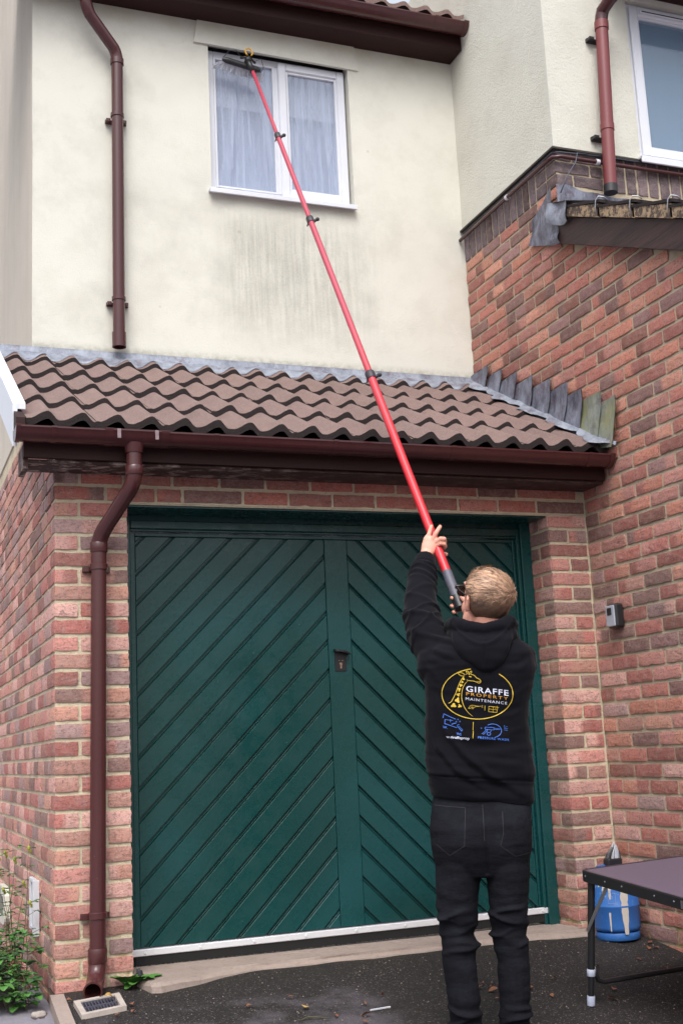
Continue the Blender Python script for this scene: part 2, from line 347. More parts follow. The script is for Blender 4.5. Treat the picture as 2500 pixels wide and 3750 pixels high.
M=dict(brick=m_brick(),mortar=m_mortar(),mortar2=m_mortar('grey_mortar',(212,198,172),(178,164,142)),render=m_render('cream_render',srgb(218,216,205)),render2=m_render('rough_cream_render',srgb(216,214,202),rougher=1.0,streak=False),
 rside=m_render('side_render',srgb(206,198,184),side=True,streak=False),tile=m_tile(),tedge=m_tile_edge(),
 lead=m_lead('grey_lead',srgb(146,152,164),srgb(108,112,124)),dlead=m_lead('dark_lead',srgb(132,136,150),srgb(64,62,76)),ylead=m_lead('lichen_lead',srgb(142,148,142),srgb(92,98,100),1),
 door=m_door(),asphalt=m_asphalt(),pipe=m_pipe(),rpipe=m_pipe('faded_red_pvc',(126,58,60),.45),wood=m_wood(),fascia=m_fascia(),soffit=m_soffit(),
 glass=m_glass('wet_glass',srgb(186,198,222)),glass2=m_glass('clean_glass',srgb(130,155,180),False),upvc=m_white(),
 dark=simple('black_void',(.004,.004,.004),None,.9),black=simple('black_plastic',(.012,.012,.014),(.02,.02,.022),.4,bump=.1),
 blackmetal=simple('black_powder_coat',(.01,.01,.012),(.018,.018,.02),.35),steel=simple('zinc_steel',(.45,.46,.48),(.3,.31,.33),.35,metal=.9),
 alu=simple('dull_aluminium',(.78,.78,.80),(.60,.60,.62),.4,metal=.15,scale=30),
 red=None,greygrip=simple('grey_grip',srgb(92,92,104),srgb(70,70,80),.5,scale=60),yellow=simple('yellow_hose',srgb(214,160,30),srgb(190,140,24),.35),
 bristle=simple('pale_bristles',srgb(214,216,224),srgb(160,162,174),.5,scale=90),
 hood=m_fabric('black_sweatshirt',(.0052,.0052,.0086),500,.05),denim=m_denim(),skin=m_skin(),hair=m_hair(),rubber=simple('black_rubber',(.01,.01,.01),None,.8),
 pyellow=simple('print_yellow',srgb(214,184,60),srgb(196,160,40),.6),pwhite=simple('print_white',srgb(214,216,232),srgb(190,192,210),.6),
 pblue=simple('print_blue',srgb(78,130,226),srgb(60,100,190),.6),porange=simple('print_orange',srgb(206,150,50),srgb(190,130,40),.6),
 bottle=m_bottle(),slab=m_slab('concrete',srgb(168,152,142),srgb(126,112,104)),path=m_slab('path_concrete',srgb(138,134,142),srgb(108,104,112)),
 ttop=simple('grey_table_top',srgb(98,88,104),srgb(88,78,94),.42,scale=400,bump=.15,bscale=500),
 leaf=m_leaf('green_leaf',srgb(88,134,60),srgb(58,104,48)),leafd=m_leaf('dark_green_leaf',srgb(60,98,50),srgb(40,74,42)),dleaf=m_leaf('dead_leaf',srgb(140,92,64),srgb(92,56,40)),
 stem=simple('plant_stem',srgb(70,84,50),srgb(80,60,46),.6),bud=simple('yellow_bud',srgb(170,170,60),srgb(130,140,50),.6),curtain=simple('net_curtain',srgb(168,182,208),srgb(150,164,192),.9,scale=1,stretch=(30,30,.6)),
 cable=simple('grey_cable',srgb(62,66,78),None,.5),stone=simple('pale_stone',srgb(160,150,142),srgb(140,130,124),.9,20,bump=.5,bscale=60),
 keyb=simple('silver_grey_plastic',srgb(176,180,190),srgb(160,164,176),.35,scale=80),verge_t=None,lens=simple('dark_lens',(.02,.012,.01),None,.08),paint=simple('cream_paint_drips',srgb(206,198,190),srgb(180,170,160),.6,40))
def m_red():
    n=NT('red_pole'); a=n.sep()[2]; c=n.mix(n.noise(1,4,.7,stretch=(60,60,3)),srgb(206,44,54),srgb(188,34,44)); c=n.mix(n.maprange(a,2.2,3.3),c,srgb(172,62,80)); c=n.mix(n.ramp(n.noise(30,4,.8),[(.64,0),(.7,.35)]),c,srgb(120,22,36)); n.col(c); n.rough(.3); return n.m
M['red']=m_red()
def m_verge():
    n=NT('verge_mortar_tile'); k=n.ramp(n.noise(34,4,.7,stretch=(1,1,1)),[(.45,0),(.58,1)]); n.col(n.mix(k,srgb(78,66,60),srgb(164,140,112))); n.rough(.95); n.bump(k,.5,.004); return n.m
M['verge_t']=m_verge()
# ---------------- bricks
PAL=[(srgb(188,122,114),3),(srgb(170,92,84),2.2),(srgb(166,138,140),1.5),(srgb(136,106,102),1.8),(srgb(192,136,116),1.8),(srgb(204,156,150),2.6),(srgb(148,122,126),1.1),(srgb(176,128,116),2.6),(srgb(150,92,84),1.2)]
def bcol(rng,dark=1.0,pal=PAL):
    c=rng.choices([p[0] for p in pal],[p[1] for p in pal])[0]; k=rng.uniform(.82,1.12)*dark
    return tuple(min(.9,x*k) for x in c)
PAL2=[(srgb(172,96,82),3),(srgb(182,108,82),2.4),(srgb(152,84,74),2.4),(srgb(124,92,90),1.8),(srgb(190,126,102),1.8),(srgb(178,116,106),2.4),(srgb(134,84,72),2),(srgb(146,110,112),1.2)]
BLUE=[(srgb(92,88,102),2),(srgb(110,104,118),2),(srgb(84,74,80),1)]
J=lambda n:2.1-.075*n
def add_brick(mb,O,U,N,ua,ub,za,zb,c1,c2=None,split=None,prot=.0035,depth=.014,nx=None,nz=4,jit=.0019,rng=random,V=(0,0,1)):
    O=Vector(O);U=Vector(U);N=Vector(N);V=Vector(V)
    nx=nx or max(3,int(round((ub-ua)/.028))); vs=[];cs=[]
    tilt=rng.uniform(-.0015,.0015); dz=rng.uniform(-.0015,.0015); pr=prot+rng.uniform(-.0015,.0015)
    for j in range(nz+1):
        for i in range(nx+1):
            e=(i in(0,nx))+(j in(0,nz)); u=ua+(ub-ua)*i/nx; z=za+(zb-za)*j/nz+dz
            if i==0: u+=abs(rng.gauss(0,jit))
            if i==nx: u-=abs(rng.gauss(0,jit))
            if j==0: z+=abs(rng.gauss(0,jit*1.1))
            if j==nz: z-=abs(rng.gauss(0,jit*.8))
            h=pr-(.0018 if e==1 else .0036 if e==2 else 0)+rng.gauss(0,.0005)+tilt*(i/nx-.5)
            vs.append(O+U*u+V*z+N*h)
            k=1 if (split is None or c2 is None) else (0 if (u-ua)/(ub-ua)<split else 1)
            cs.append(c1 if (c2 is None or k) else c2)
    fs=[(j*(nx+1)+i,j*(nx+1)+i+1,(j+1)*(nx+1)+i+1,(j+1)*(nx+1)+i) for j in range(nz) for i in range(nx)]
    ring=[i for i in range(nx+1)]+[j*(nx+1)+nx for j in range(1,nz+1)]+[nz*(nx+1)+i for i in range(nx-1,-1,-1)]+[j*(nx+1) for j in range(nz-1,0,-1)]
    b=len(vs)
    for r in ring: vs.append(vs[r]-N*depth); cs.append(cs[r])
    L=len(ring)
    for k in range(L): fs.append((ring[k],b+k,b+(k+1)%L,ring[(k+1)%L]))
    mb.add(vs,fs,0,cs)
def run(u0,u1,pitch,start,joint=.0135):
    out=[];a=start
    while a<u1:
        lo,hi=max(a+joint/2,u0),min(a+pitch-joint/2,u1)
        if hi-lo>.02: out.append((lo,hi))
        a+=pitch
    return out
def course(mb,O,U,N,segs,n,rng,dark=1.0,pal=PAL,nz=4,cols=None):
    for k,(a,b) in enumerate(segs):
        c=cols[k] if cols and cols[k] else bcol(rng,dark,pal); c2=bcol(rng,dark,pal) if rng.random()<.35 else None
        add_brick(mb,O,U,N,a,b,J(n+1)+.0072,J(n)-.0072,c,c2,rng.choice([.3,.5,.66]),rng=rng,nz=nz)
# ================= GARAGE
W0=2.18; WX=2.415; PL=-.3275
garage=thing('garage',(1.0,0,0),'single garage of red brick with brown pantile roof and green door','garage')
rng=random.Random(3); gb=MB()
for n in range(0,30):
    cc=bcol(random.Random(100+n))
    F=(0,-.0,0)
    if n%2==0: sg=[(PL+.002,PL+.1025),(PL+.1145,-.001)]
    else: sg=[(PL+.002,PL+.215),(PL+.2265,-.001)]
    course(gb,F,(1,0,0),(0,-1,0),sg,n,rng,cols=[cc,None])
    # left side wall (faces -x)
    st=0 if n%2 else -.1125
    s0=[(.003,.1025)] if n%2 else [(.003,.215)]
    a0=.1025+.011 if n%2 else .215+.011
    sg=s0+run(a0,7.0,.225,a0-.0055)
    course(gb,(PL,0,0),(0,1,0),(-1,0,0),[q for q in sg if q[0]<3.4],n,rng,cols=[cc]+[None]*len(sg),nz=3)
    # right pier front
    cr=bcol(random.Random(300+n))
    if n<=28:
        if n%2==0: sg=[(W0+.002,WX-.014)]
        else: sg=[(W0+.002,W0+.108),(W0+.120,WX-.014)]
        course(gb,F,(1,0,0),(0,-1,0),sg,n,rng,cols=[cr,None])
        # reveal of right pier (faces -x)
        if n%2==0: sg=[(.003,.100),(.112,.215)]
        else: sg=[(.003,.215)]
        course(gb,(W0,0,0),(0,1,0),(-1,0,0),sg,n,rng,cols=[cr,None])
for n in (-1,-2):
    segs=[]
    if n==-1: js=[PL,-.10,.13,.255]+[W0-.06-.225*k for k in range(7,-1,-1)]+[WX-.006]
    else: js=[PL,PL+.1125]+[W0-.06-.1125-.225*k for k in range(9,-1,-1)]+[WX-.05]
    segs=[(a+.006,b-.006) for a,b in zip(js[:-1],js[1:]) if b-a>.03]
    segs[0]=(PL+.002,segs[0][1])
    cc=bcol(random.Random(100+n),.9)
    LP=[(srgb(168,96,80),2),(srgb(176,86,68),1.2),(srgb(120,88,84),2),(srgb(150,88,76),2)]
    course(gb,(0,0,0),(1,0,0),(0,-1,0),segs,n,rng,pal=LP,cols=[cc]+[None]*len(segs))
    a0=.1025+.011 if n%2 else .215+.011
    course(gb,(PL,0,0),(0,1,0),(-1,0,0),[(.003,a0-.011)]+[q for q in run(a0,3.4,.225,a0-.0055)],n,rng,cols=[cc]+[None]*40,nz=3)
for n in range(-3,-9,-1):
    a0=.1025+.011 if n%2 else .215+.011
    course(gb,(PL,0,0),(0,1,0),(-1,0,0),[q for q in run(0.003,3.4,.225,a0-.0055) if J(n)<2.372+.535*(q[0]+.262)-.02],n,rng,nz=3)
# mortar backing
e=.0045
gb.box(PL+e,-e,e,.30,-.3,2.1,1); gb.box(W0+e,WX,e,.4,-.3,2.1-.002,1); gb.box(PL+e,WX,e,.12,2.1,2.3,1)
gb.prism([(PL+e,.302,-.3),(PL+e,3.4,-.3),(PL+e,3.4,2.80),(PL+e,1.14,2.80),(PL+e,1.14,2.90),(PL+e,.302,2.58)],(.2,0,0),1)
# fine irregular mortar pointing strips so the joints are not one flat sheet
gb.build('wall',[M['brick'],M['mortar']],garage,colattr=True)
# steel lintel edge + head
b=MB(); b.box(.0,W0+.02,.004,.016,2.094,2.0985); b.build('lintel',M['mortar'],garage)
b=MB(); b.box(.001,W0-.001,.0165,.199,2.086,2.0985); b.build('head_board',M['door'],garage)
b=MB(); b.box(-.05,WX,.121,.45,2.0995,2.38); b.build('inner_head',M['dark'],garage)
# --- garage door
DF=.205  # frame front
b=MB()
b.box(.002,.050,DF,DF+.10,.02,2.098,b=.002)           # left jamb
b.box(2.118,W0-.004,DF-.02,DF+.10,.02,2.098,b=.002)    # right jamb
b.box(2.100,2.116,DF-.005,DF+.10,.02,2.040,b=.002)
b.box(.050,2.118,DF-.006,DF+.10,2.020,2.060,b=.004)    # head rail
b.box(.050,2.118,DF+.02,DF+.10,2.0605,2.098)
b.box(.050,2.100,DF+.002,DF+.10,2.008,2.0195,b=.003)
b.build('door_frame',M['door'],garage)
door=MB(); yb=DF+.022  # board face plane
door.box(.052,2.098,yb+.016,yb+.04,.135,2.004)
# rails and stiles
yr=yb-.004
door.box(.052,.076,yr,yb+.014,.135,2.004,b=.002); door.box(2.086,2.098,yr,yb+.014,.135,2.004,b=.002)
door.box(.077,2.085,yr+.001,yb+.014,1.988,2.004,b=.002)
door.box(1.024,1.144,yr-.001,yb+.014,.135,1.987,b=.003)
def clip(poly,a,b,c):
    out=[]
    for i in range(len(poly)):
        p,q=poly[i],poly[(i+1)%len(poly)]; dp=a*p[0]+b*p[1]-c; dq=a*q[0]+b*q[1]-c
        if dp<=0: out.append(p)
        if dp*dq<0: t=dp/(dp-dq); out.append((p[0]+(q[0]-p[0])*t,p[1]+(q[1]-p[1])*t))
    return out
def boards(x0,x1,z0,z1,sgn,zref,xref):
    P=.1411
    for k in range(-20,24):
        lo=zref+k*P; hi=lo+P-.0165     # vertical band at x=xref, 45 degrees; the remainder is the groove
        for (l,h,dy) in ((lo,hi-.007,0.0),(hi-.004,hi+.004,.005)):
            poly=[(x0,z0),(x1,z0),(x1,z1),(x0,z1)]
            poly=clip(poly,sgn*1,-1,sgn*xref-l); 
            if len(poly)>2: poly=clip(poly,-sgn*1,1,-(sgn*xref)+h)
            if len(poly)<3: continue
            A=sum(poly[i][0]*poly[(i+1)%len(poly)][1]-poly[(i+1)%len(poly)][0]*poly[i][1] for i in range(len(poly)))/2
            if abs(A)<1e-4: continue
            if A<0: poly=poly[::-1]
            cx=sum(p[0] for p in poly)/len(poly); cz=sum(p[1] for p in poly)/len(poly)
            d=.0022; inn=[]
            n=len(poly)
            for i in range(n):
                p0,p1,p2=Vector(poly[i-1]),Vector(poly[i]),Vector(poly[(i+1)%n])
                e1=(p1-p0).normalized(); e2=(p2-p1).normalized(); n1=Vector((-e1.y,e1.x)); n2=Vector((-e2.y,e2.x))
                q=(n1+n2); q=q/max(q.dot(n1),.3) if q.length>1e-6 else n1
                inn.append(p1+q*d)
            y=yb+dy+random.uniform(-.0006,.0006)
            vs=[(q.x,y,q.y) for q in inn]+[(p[0],y+.0022,p[1]) for p in poly]+[(p[0],yb+.0158,p[1]) for p in poly]
            fs=[tuple(range(n))]+[(i+n,(i+1)%n+n,(i+1)%n,i) for i in range(n)]+[(i+2*n,(i+1)%n+2*n,(i+1)%n+n,i+n) for i in range(n)]
            door.add(vs,fs)
boards(.0775,1.0225,.1355,1.9865,1,1.915-.1411*7,1.022)
boards(1.1455,2.0845,.1355,1.9865,-1,1.915-.1411*7,1.145)
gd=door.build('door',M['door'],garage,fix=False)
b=MB(); b.box(.030,2.150,DF-.006,DF+.016,.104,.133,b=.003)
for i in range(9): b.lathe((.09+i*.25,DF-.006,.118),[(0,-.004),(.006,-.003),(.007,0)],10,axis='Y')
b.build('threshold_strip',M['alu'],gd)
b=MB(); 
for i in range(430): x=.03+i*.005; b.box(x,x+.0042,DF,DF+.006+random.uniform(0,.004),.062+random.uniform(0,.004),.104)
b.build('brush_seal',M['rubber'],gd)
# lock plate with hood
b=MB(); b.box(1.052,1.110,yr-.006,yr-.001,1.333,1.425,b=.001)
b.build('lock_plate',M['blackmetal'],gd)
lp=bpy.data.objects['lock_plate']
b=MB(); 
for s,(x0,x1) in enumerate([(1.047,1.118)]):
    pts=[]
    for k in range(9):
        t=k/8; pts.append((1.047+.078*t,1.437-.006*t-.012*t*t))
    vs=[];
    for x,z in pts: vs+= [(x,yr-.001,z+.004),(x,yr-.045+.01*abs((x-1.08)/.04)**2,z),(x,yr-.045+.01*abs((x-1.08)/.04)**2,z-.009),(x,yr-.001,z-.006)]
    fs=[(4*i+a,4*i+(a+1)%4,4*i+4+(a+1)%4,4*i+4+a) for i in range(8) for a in range(4)]+[(0,1,2,3),(35,34,33,32)]
    b.add(vs,fs)
b.build('lock_cover',M['blackmetal'],lp,fix=True)
b=MB(); b.lathe((1.081,yr-.006,1.367),[(0,-.004),(.007,-.004),(.008,0)],14,axis='Y'); b.box(1.077,1.0855,yr-.0095,yr-.006,1.344,1.362,b=.001)
b.lathe((1.073,yr-.006,1.384),[(0,-.002),(.003,-.002),(.003,0)],8,axis='Y'); b.lathe((1.090,yr-.006,1.384),[(0,-.002),(.003,-.002),(.003,0)],8,axis='Y')
b.build('keyhole',simple('worn_brass',srgb(176,150,130),srgb(120,96,80),.4,60,metal=.5),lp)
# --- fascia, soffit
b=MB(); b.box(-.485,WX-.012,-.222,-.200,2.238,2.385,b=.002); b.build('fascia',M['fascia'],garage)
b=MB(); b.box(-.480,WX-.012,-.199,-.002,2.226,2.236); b.box(-.485,-.462,-.198,-.03,2.195,2.30)
sf=b.build('soffit',M['soffit'],garage)
# --- gutter (half round, hollow)
GY,GR,GZ=-.272,.057,2.350
def gutter(mb,x0,x1,cy,cz,r,steps=1):
    prof=[]
    K=14
    for k in range(K+1):
        t=math.pi+math.pi*k/K; prof.append((cy+r*math.cos(t),cz+r*math.sin(t)))
    prof=[(cy-r-.004,cz+.001),(cy-r-.004,cz-.006)]+prof[1:-1]+[(cy+r,cz-.004),(cy+r,cz+.001)]
    inn=[(cy+(y-cy)*.93,cz+(z-cz)*.93) for y,z in prof[::-1]]
    loop=prof+inn; n=len(loop); xs=[x0+(x1-x0)*i/steps for i in range(steps+1)]
    vs=[(x,y,z) for x in xs for y,z in loop]
    fs=[(i*n+k,(i+1)*n+k,(i+1)*n+(k+1)%n,i*n+(k+1)%n) for i in range(steps) for k in range(n)]
    fs+= [tuple(range(n)),tuple(steps*n+k for k in range(n-1,-1,-1))]
    mb.add(vs,fs)
b=MB(); gutter(b,-.52,2.402,GY,GZ,GR); gt=b.build('gutter',M['pipe'],garage,fix=True,smooth='auto')
b=MB()
for x in (-.37,.335,.90,1.50,2.26): gutter(b,x-.011,x+.011,GY,GZ+.001,GR+.004)
build_each(b,'gutter_bracket',M['pipe'],gt,fix=True,smooth='auto')
b=MB(); gutter(b,-.150,.118,GY,GZ+.002,GR+.005); gutter(b,-.156,-.120,GY,GZ+.003,GR+.008); gutter(b,.088,.124,GY,GZ+.003,GR+.008)
b.tube([(-.022,GY,GZ-.045),(-.022,GY,2.262)],[.045,.038],18,caps=False); build_each(b,'running_outlet',M['pipe'],gt,fix=True,smooth='auto')
b=MB()
for x in (-.098,.066):
    b.box(x-.008,x+.008,GY-GR-.013,GY-GR-.009,GZ-.040,GZ+.002,b=.001)
build_each(b,'union_clip',simple('dull_clip',srgb(150,130,134),srgb(100,80,84),.5,60),gt)
b=MB(); gutter(b,-.527,-.508,GY,GZ+.002,GR+.006)
hp=[(-.5265,GY+(GR+.004)*math.cos(math.pi+math.pi*k/14),GZ+(GR+.004)*math.sin(math.pi+math.pi*k/14)) for k in range(15)]
b.prism(hp,(.004,0,0)); gutter(b,2.375,2.400,GY,GZ+.002,GR+.006)
b.prism([(2.398,y,z) for _,y,z in hp],(.004,0,0)); build_each(b,'end_cap',M['pipe'],gt,smooth='auto')
# --- downpipe
def arc(p0,p1,p2,n=7):
    p0,p1,p2=Vector(p0),Vector(p1),Vector(p2); return [(p0*(1-t)**2+p1*2*t*(1-t)+p2*t*t) for t in [k/n for k in range(n+1)]]
dpx,dpy=-.140,-.052
P=[(-.022,GY,2.27),(-.022,GY,2.19)]; 
b=MB(); b.tube([(-.022,GY,2.275),(-.022,GY,2.165)],.034,20); b.tube(arc((-.022,GY,2.18),(-.022,GY,2.125),(-.05,GY+.055,2.085)),.035,20)
b.tube([(-.045,GY+.047,2.092),(-.118,dpy-.042,1.965)],.034,20); b.tube(arc((-.112,dpy-.052,1.975),(dpx,dpy,1.93),(dpx,dpy,1.88)),.035,20)
xb=-.160
def dx(z): return dpx+(xb-dpx)*(1.9-z)/1.75
b.tube([(dx(z),dpy,z) for z in (1.90,1.2,.6,.185)],.034,22)
pipe=b.build('downpipe',M['pipe'],garage,smooth='auto')
b=MB()
for z0,z1,r in ((2.165,2.205,.040),(1.86,1.905,.039)):
    x,y=(-.022,GY) if z0>2 else (dpx,dpy); b.tube([(x,y,z0),(x,y,z0+.004),(x,y,z1-.004),(x,y,z1)],[r-.002,r,r,r-.002],22)
b.tube([(dx(.17),dpy,.195),(dx(.17),dpy,.188),(dx(.17)-.002,dpy-.002,.14),(dx(.17)-.002,dpy-.002,.135)],[.038,.040,.040,.037],22); build_each(b,'pipe_collar',M['pipe'],pipe,smooth='auto')
for z in (1.795,.325):
    b=MB(); x=dx(z); b.tube([(x,dpy,z-.014),(x,dpy,z-.012),(x,dpy,z+.012),(x,dpy,z+.014)],[.037,.039,.039,.037],22); b.box(x-.066,x+.056,-.016,-.004,z-.020,z+.006,b=.001); b.box(x-.064,x-.036,-.03,-.016,z-.018,z+.004,b=.001)
    b.build('pipe_bracket',M['pipe'],pipe,smooth='auto')
# shoe, open end
b=MB(); sp=arc((dx(.14),dpy,.145),(dx(.14)-.006,dpy-.004,.060),(-.200,-.168,.046),8); b.tube(sp,[.037]*8+[.039],24,caps=False); b.tube([Vector(q) for q in sp],[.033]*9,24,caps=False)
d=(Vector(sp[-1])-Vector(sp[-2])).normalized(); b.tube([sp[-1]-d*.004,sp[-1]+d*.003],[.0395,.0395],24,caps=False)
# annulus lip
a=Vector((0,0,1)); N_=(a-d*a.dot(d)).normalized(); B_=d.cross(N_); vs=[]
for rr in (.0395,.033):
    for k in range(24): t=2*math.pi*k/24; vs.append(Vector(sp[-1])+d*.003+N_*rr*math.cos(t)+B_*rr*math.sin(t))
b.add(vs,[(k,(k+1)%24,24+(k+1)%24,24+k) for k in range(24)]); b.build('pipe_shoe',M['pipe'],pipe,smooth=True)
# --- pantile roof
SL=.535; Y0=-.262; Z0=2.372; EY=1.133
def roofz(y): return Z0+SL*(y-Y0)
def prof(x):   # pantile wave, period .15
    t=((x-1.571)/.1505)%1.0   # crest at t=0
    # slow rise from trough to crest, steep fall after it
    if t<.30: s=t/.30; return .5+.5*math.cos(math.pi*s)
    s=(t-.30)/.70; return .5-.5*math.cos(math.pi*s**1.25)
AMP=.040
rb=MB(); cs_=math.cos(math.atan(SL)); sn=math.sin(math.atan(SL))
G=.314; TH=.027; XS=.0105
rngt=random.Random(5); trng={}
for row in range(5):
    ya=Y0+row*G; yb_=min(ya+G+.07,EY-.004)
    x=-.478
    nt=int((2.40+.478)/.301)+2
    for tnum in range(nt):
        # tile boundary just past every second crest
        off=1.571+.1505*.34
        base=off+.301*(math.floor((-.478-off)/.301)+tnum)
        xa,xb_=max(base,-.478),min(base+.301,2.404)
        if xb_-xa<.01: continue
        lift=rngt.uniform(-.003,.003); sk=rngt.uniform(-.004,.004); tint=rngt.uniform(.66,1.05); tc=(tint,tint*rngt.uniform(.94,1),tint*rngt.uniform(.93,1))
        n=max(2,int((xb_-xa)/XS)); xs=[xa+(xb_-xa)*i/n for i in range(n+1)]; vs=[]
        for i,xx in enumerate(xs):
            h=AMP*prof(xx)+lift
            ridge=.0035*(1 if i in(0,1) else 0)
            ys=(ya+sk,ya+sk+.004,ya+.10,ya+.2,yb_)
            for q,yy in enumerate(ys):
                zz=roofz(yy)+h+TH+ridge-(yy-ya)/G*TH*1.05-(.003 if q==0 else 0)+rngt.gauss(0,.0004)
                vs.append((xx,yy,zz))
            vs.append((xx,ya+sk+.002,roofz(ya)+h+TH-.037))    # bottom edge of the thick front
            vs.append((xx,yb_,roofz(yb_)+h-.028))
        K=7; fs=[];mi=[]
        for i in range(n):
            for q in range(4): fs.append((i*K+q,(i+1)*K+q,(i+1)*K+q+1,i*K+q+1)); mi.append(0)
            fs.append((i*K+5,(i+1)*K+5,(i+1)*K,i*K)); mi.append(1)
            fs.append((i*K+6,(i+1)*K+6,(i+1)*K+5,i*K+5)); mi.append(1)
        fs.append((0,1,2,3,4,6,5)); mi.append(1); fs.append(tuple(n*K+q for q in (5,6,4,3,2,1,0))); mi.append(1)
        bidx=len(rb.v); rb.add(vs,fs,0,tc); rb.m[-len(mi):]=mi
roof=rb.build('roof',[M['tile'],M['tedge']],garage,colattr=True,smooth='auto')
# roof underlay body (dark void behind the tile mouths)
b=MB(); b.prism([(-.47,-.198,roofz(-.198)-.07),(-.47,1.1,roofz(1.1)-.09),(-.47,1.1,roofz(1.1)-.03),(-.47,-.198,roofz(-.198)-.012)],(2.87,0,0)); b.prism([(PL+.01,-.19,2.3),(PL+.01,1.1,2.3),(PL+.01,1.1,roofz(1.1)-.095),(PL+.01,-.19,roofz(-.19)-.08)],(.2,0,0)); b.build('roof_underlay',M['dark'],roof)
# white barge board on the left verge
b=MB()
def slopebox(mb,x0,x1,ya,yb2,h0,h1,mi=0):
    z=lambda y:roofz(y)
    mb.prism([(x0,ya,z(ya)+h0),(x0,yb2,z(yb2)+h0),(x0,yb2,z(yb2)+h1),(x0,ya,z(ya)+h1)],(x1-x0,0,0),mi)
slopebox(b,-.528,-.508,-.20,1.13,-.115,.075); slopebox(b,-.508,-.474,-.195,1.13,.050,.077)
b.build('barge_board',M['upvc'],garage)
b=MB(); slopebox(b,-.524,-.486,-.30,-.201,-.05,.040); b.build('verge_cap',M['fascia'],garage)
# --- lead apron where roof meets render
b=MB(); xs=[-.49+i*(2.90/190) for i in range(191)]
def apron(x):
    ph=.5+.5*math.sin(x*11+math.sin(x*23)); 
    return .028+.022*ph+.022*(1-prof(x))
vs=[]
for x in xs:
    h=AMP*prof(x)*.92+.028; w=apron(x); c=AMP*.75+.03
    yA=EY-w-.055; yM=EY-.045
    vs+=[(x,yA,roofz(yA)+AMP*prof(x)+.027),(x,yA-.001,roofz(yA)+AMP*prof(x)+.0305),(x,(yA+yM)/2,roofz((yA+yM)/2)+h*.85+c*.15+.004),(x,yM,roofz(yM)+c-.004),(x,EY-.012,roofz(EY)+c-.004),(x,EY-.008,3.204)]
K=6; fs=[(i*K+q,(i+1)*K+q,(i+1)*K+q+1,i*K+q+1) for i in range(190) for q in range(5)]
b.add(vs,fs); apr=b.build('lead_apron',M['lead'],garage,smooth=True)
# --- stepped lead flashing against the brick wall (right)
st=[(.995,3.205),(.888,3.204+.005),(.737,3.134),(.557,3.061),(.378,2.981),(.203,2.904),(.032,2.829),(-.105,2.763),(-.269,2.693),(-.428,2.640)]
ys=[1.12,.888,.737,.557,.378,.203,.032,-.105,-.269,-.400]
fl=None
for i in range(9):
    ya,yb2=ys[i+1],ys[i]; zt=[3.215,3.14,3.065,2.99,2.915,2.84,2.765,2.70,2.64][i]
    b=MB(); n=8; vs=[]
    ng=6
    for j in range(n+1):
        t=j/n
        for k in range(ng+1):
            s=k/ng; y=ya+(yb2+.030-ya)*s
            lo=roofz(max(y,Y0))+.045-(.03 if i==8 else 0)
            if i==8 and y<Y0: lo=roofz(Y0)+.035-.18*(Y0-y)
            top=zt+.0
            z=lo+(top-lo)*t; y=y+.040*(1-t)**1.5+.010*(1-t); xoff=.010+.002*math.sin(z*37+i*2)+.004*math.sin(y*30+i)+.022*(1-t)**2+(.008*(1-s))
            vs.append((WX-.010-xoff,y,z))
    fs=[(j*(ng+1)+k,j*(ng+1)+k+1,(j+1)*(ng+1)+k+1,(j+1)*(ng+1)+k) for j in range(n) for k in range(ng)]
    N0=len(vs); vs2=[(x+.003,y,z) for x,y,z in vs]; b.add(vs,fs); b.add(vs2,[f[::-1] for f in fs])
    mat=M['ylead'] if i>=7 else M['dlead']
    o=b.build('step_flashing',mat,garage,smooth=True)
    if i>=7: o['label']='lichen yellow lead step'
# soaker strip over tile edge
b=MB(); nn=70; vs=[]
for i in range(nn+1):
    y=-.375+(1.12+.375)*i/nn; yy=max(y,Y0-.01)
    w=.074+.026*math.sin(y*21)+.014*math.sin(y*47+1); dip=.0
    z=roofz(yy)+AMP+.030-(max(0,Y0-y)*.35)
    w*=1 if y>Y0 else max(.25,1-(Y0-y)/.14)
    vs+=[(WX-.022-w,y,z-.010+.004*math.sin(y*53)),(WX-.022-w*.55,y,z+.012+.006*math.sin(y*40)),(WX-.022-w*.2,y,z+.006),(WX-.024,y,z+.008)]
b.add(vs,[(i*4+q,i*4+q+1,i*4+q+5,i*4+q+4) for i in range(nn) for q in range(3)])
o=b.build('lead_soaker',M['lead'],garage,smooth=True)

# ================= RENDERED HOUSE
house=thing('house',(1.0,1.135,0),'cream rendered house wall with white window, rising behind the garage roof','house')
HX=-.292; WY=1.135
wx0,wx1,wz0,wz1=.753,1.668,4.262,5.258
def grid_wall(mb,xs,zs,y,skip,wav,mi=0):
    idx={};vs=[];fs=[]
    def pid(i,j):
        if (i,j) not in idx: idx[(i,j)]=len(vs); x,z=xs[i],zs[j]; vs.append((x,y+wav(x,z),z))
        return idx[(i,j)]
    for i in range(len(xs)-1):
        for j in range(len(zs)-1):
            if skip((xs[i]+xs[i+1])/2,(zs[j]+zs[j+1])/2): continue
            fs.append((pid(i,j),pid(i+1,j),pid(i+1,j+1),pid(i,j+1)))
    mb.add(vs,fs,mi)
def lin(a,b,n): return [a+(b-a)*i/n for i in range(n+1)]
hb=MB(); xs=lin(HX,wx0,26)+lin(wx0,wx1,22)[1:]+lin(wx1,WX+.03,18)[1:]; zs=lin(3.195,wz0,30)+lin(wz0,wz1,22)[1:]+lin(wz1,5.62,8)[1:]
wav=lambda x,z:.004*noise.noise(Vector((x*2.2,0,z*2.2)))+.0022*noise.noise(Vector((x*7,3,z*7)))
grid_wall(hb,xs,zs,WY,lambda x,z:wx0<x<wx1 and wz0<z<wz1,wav)
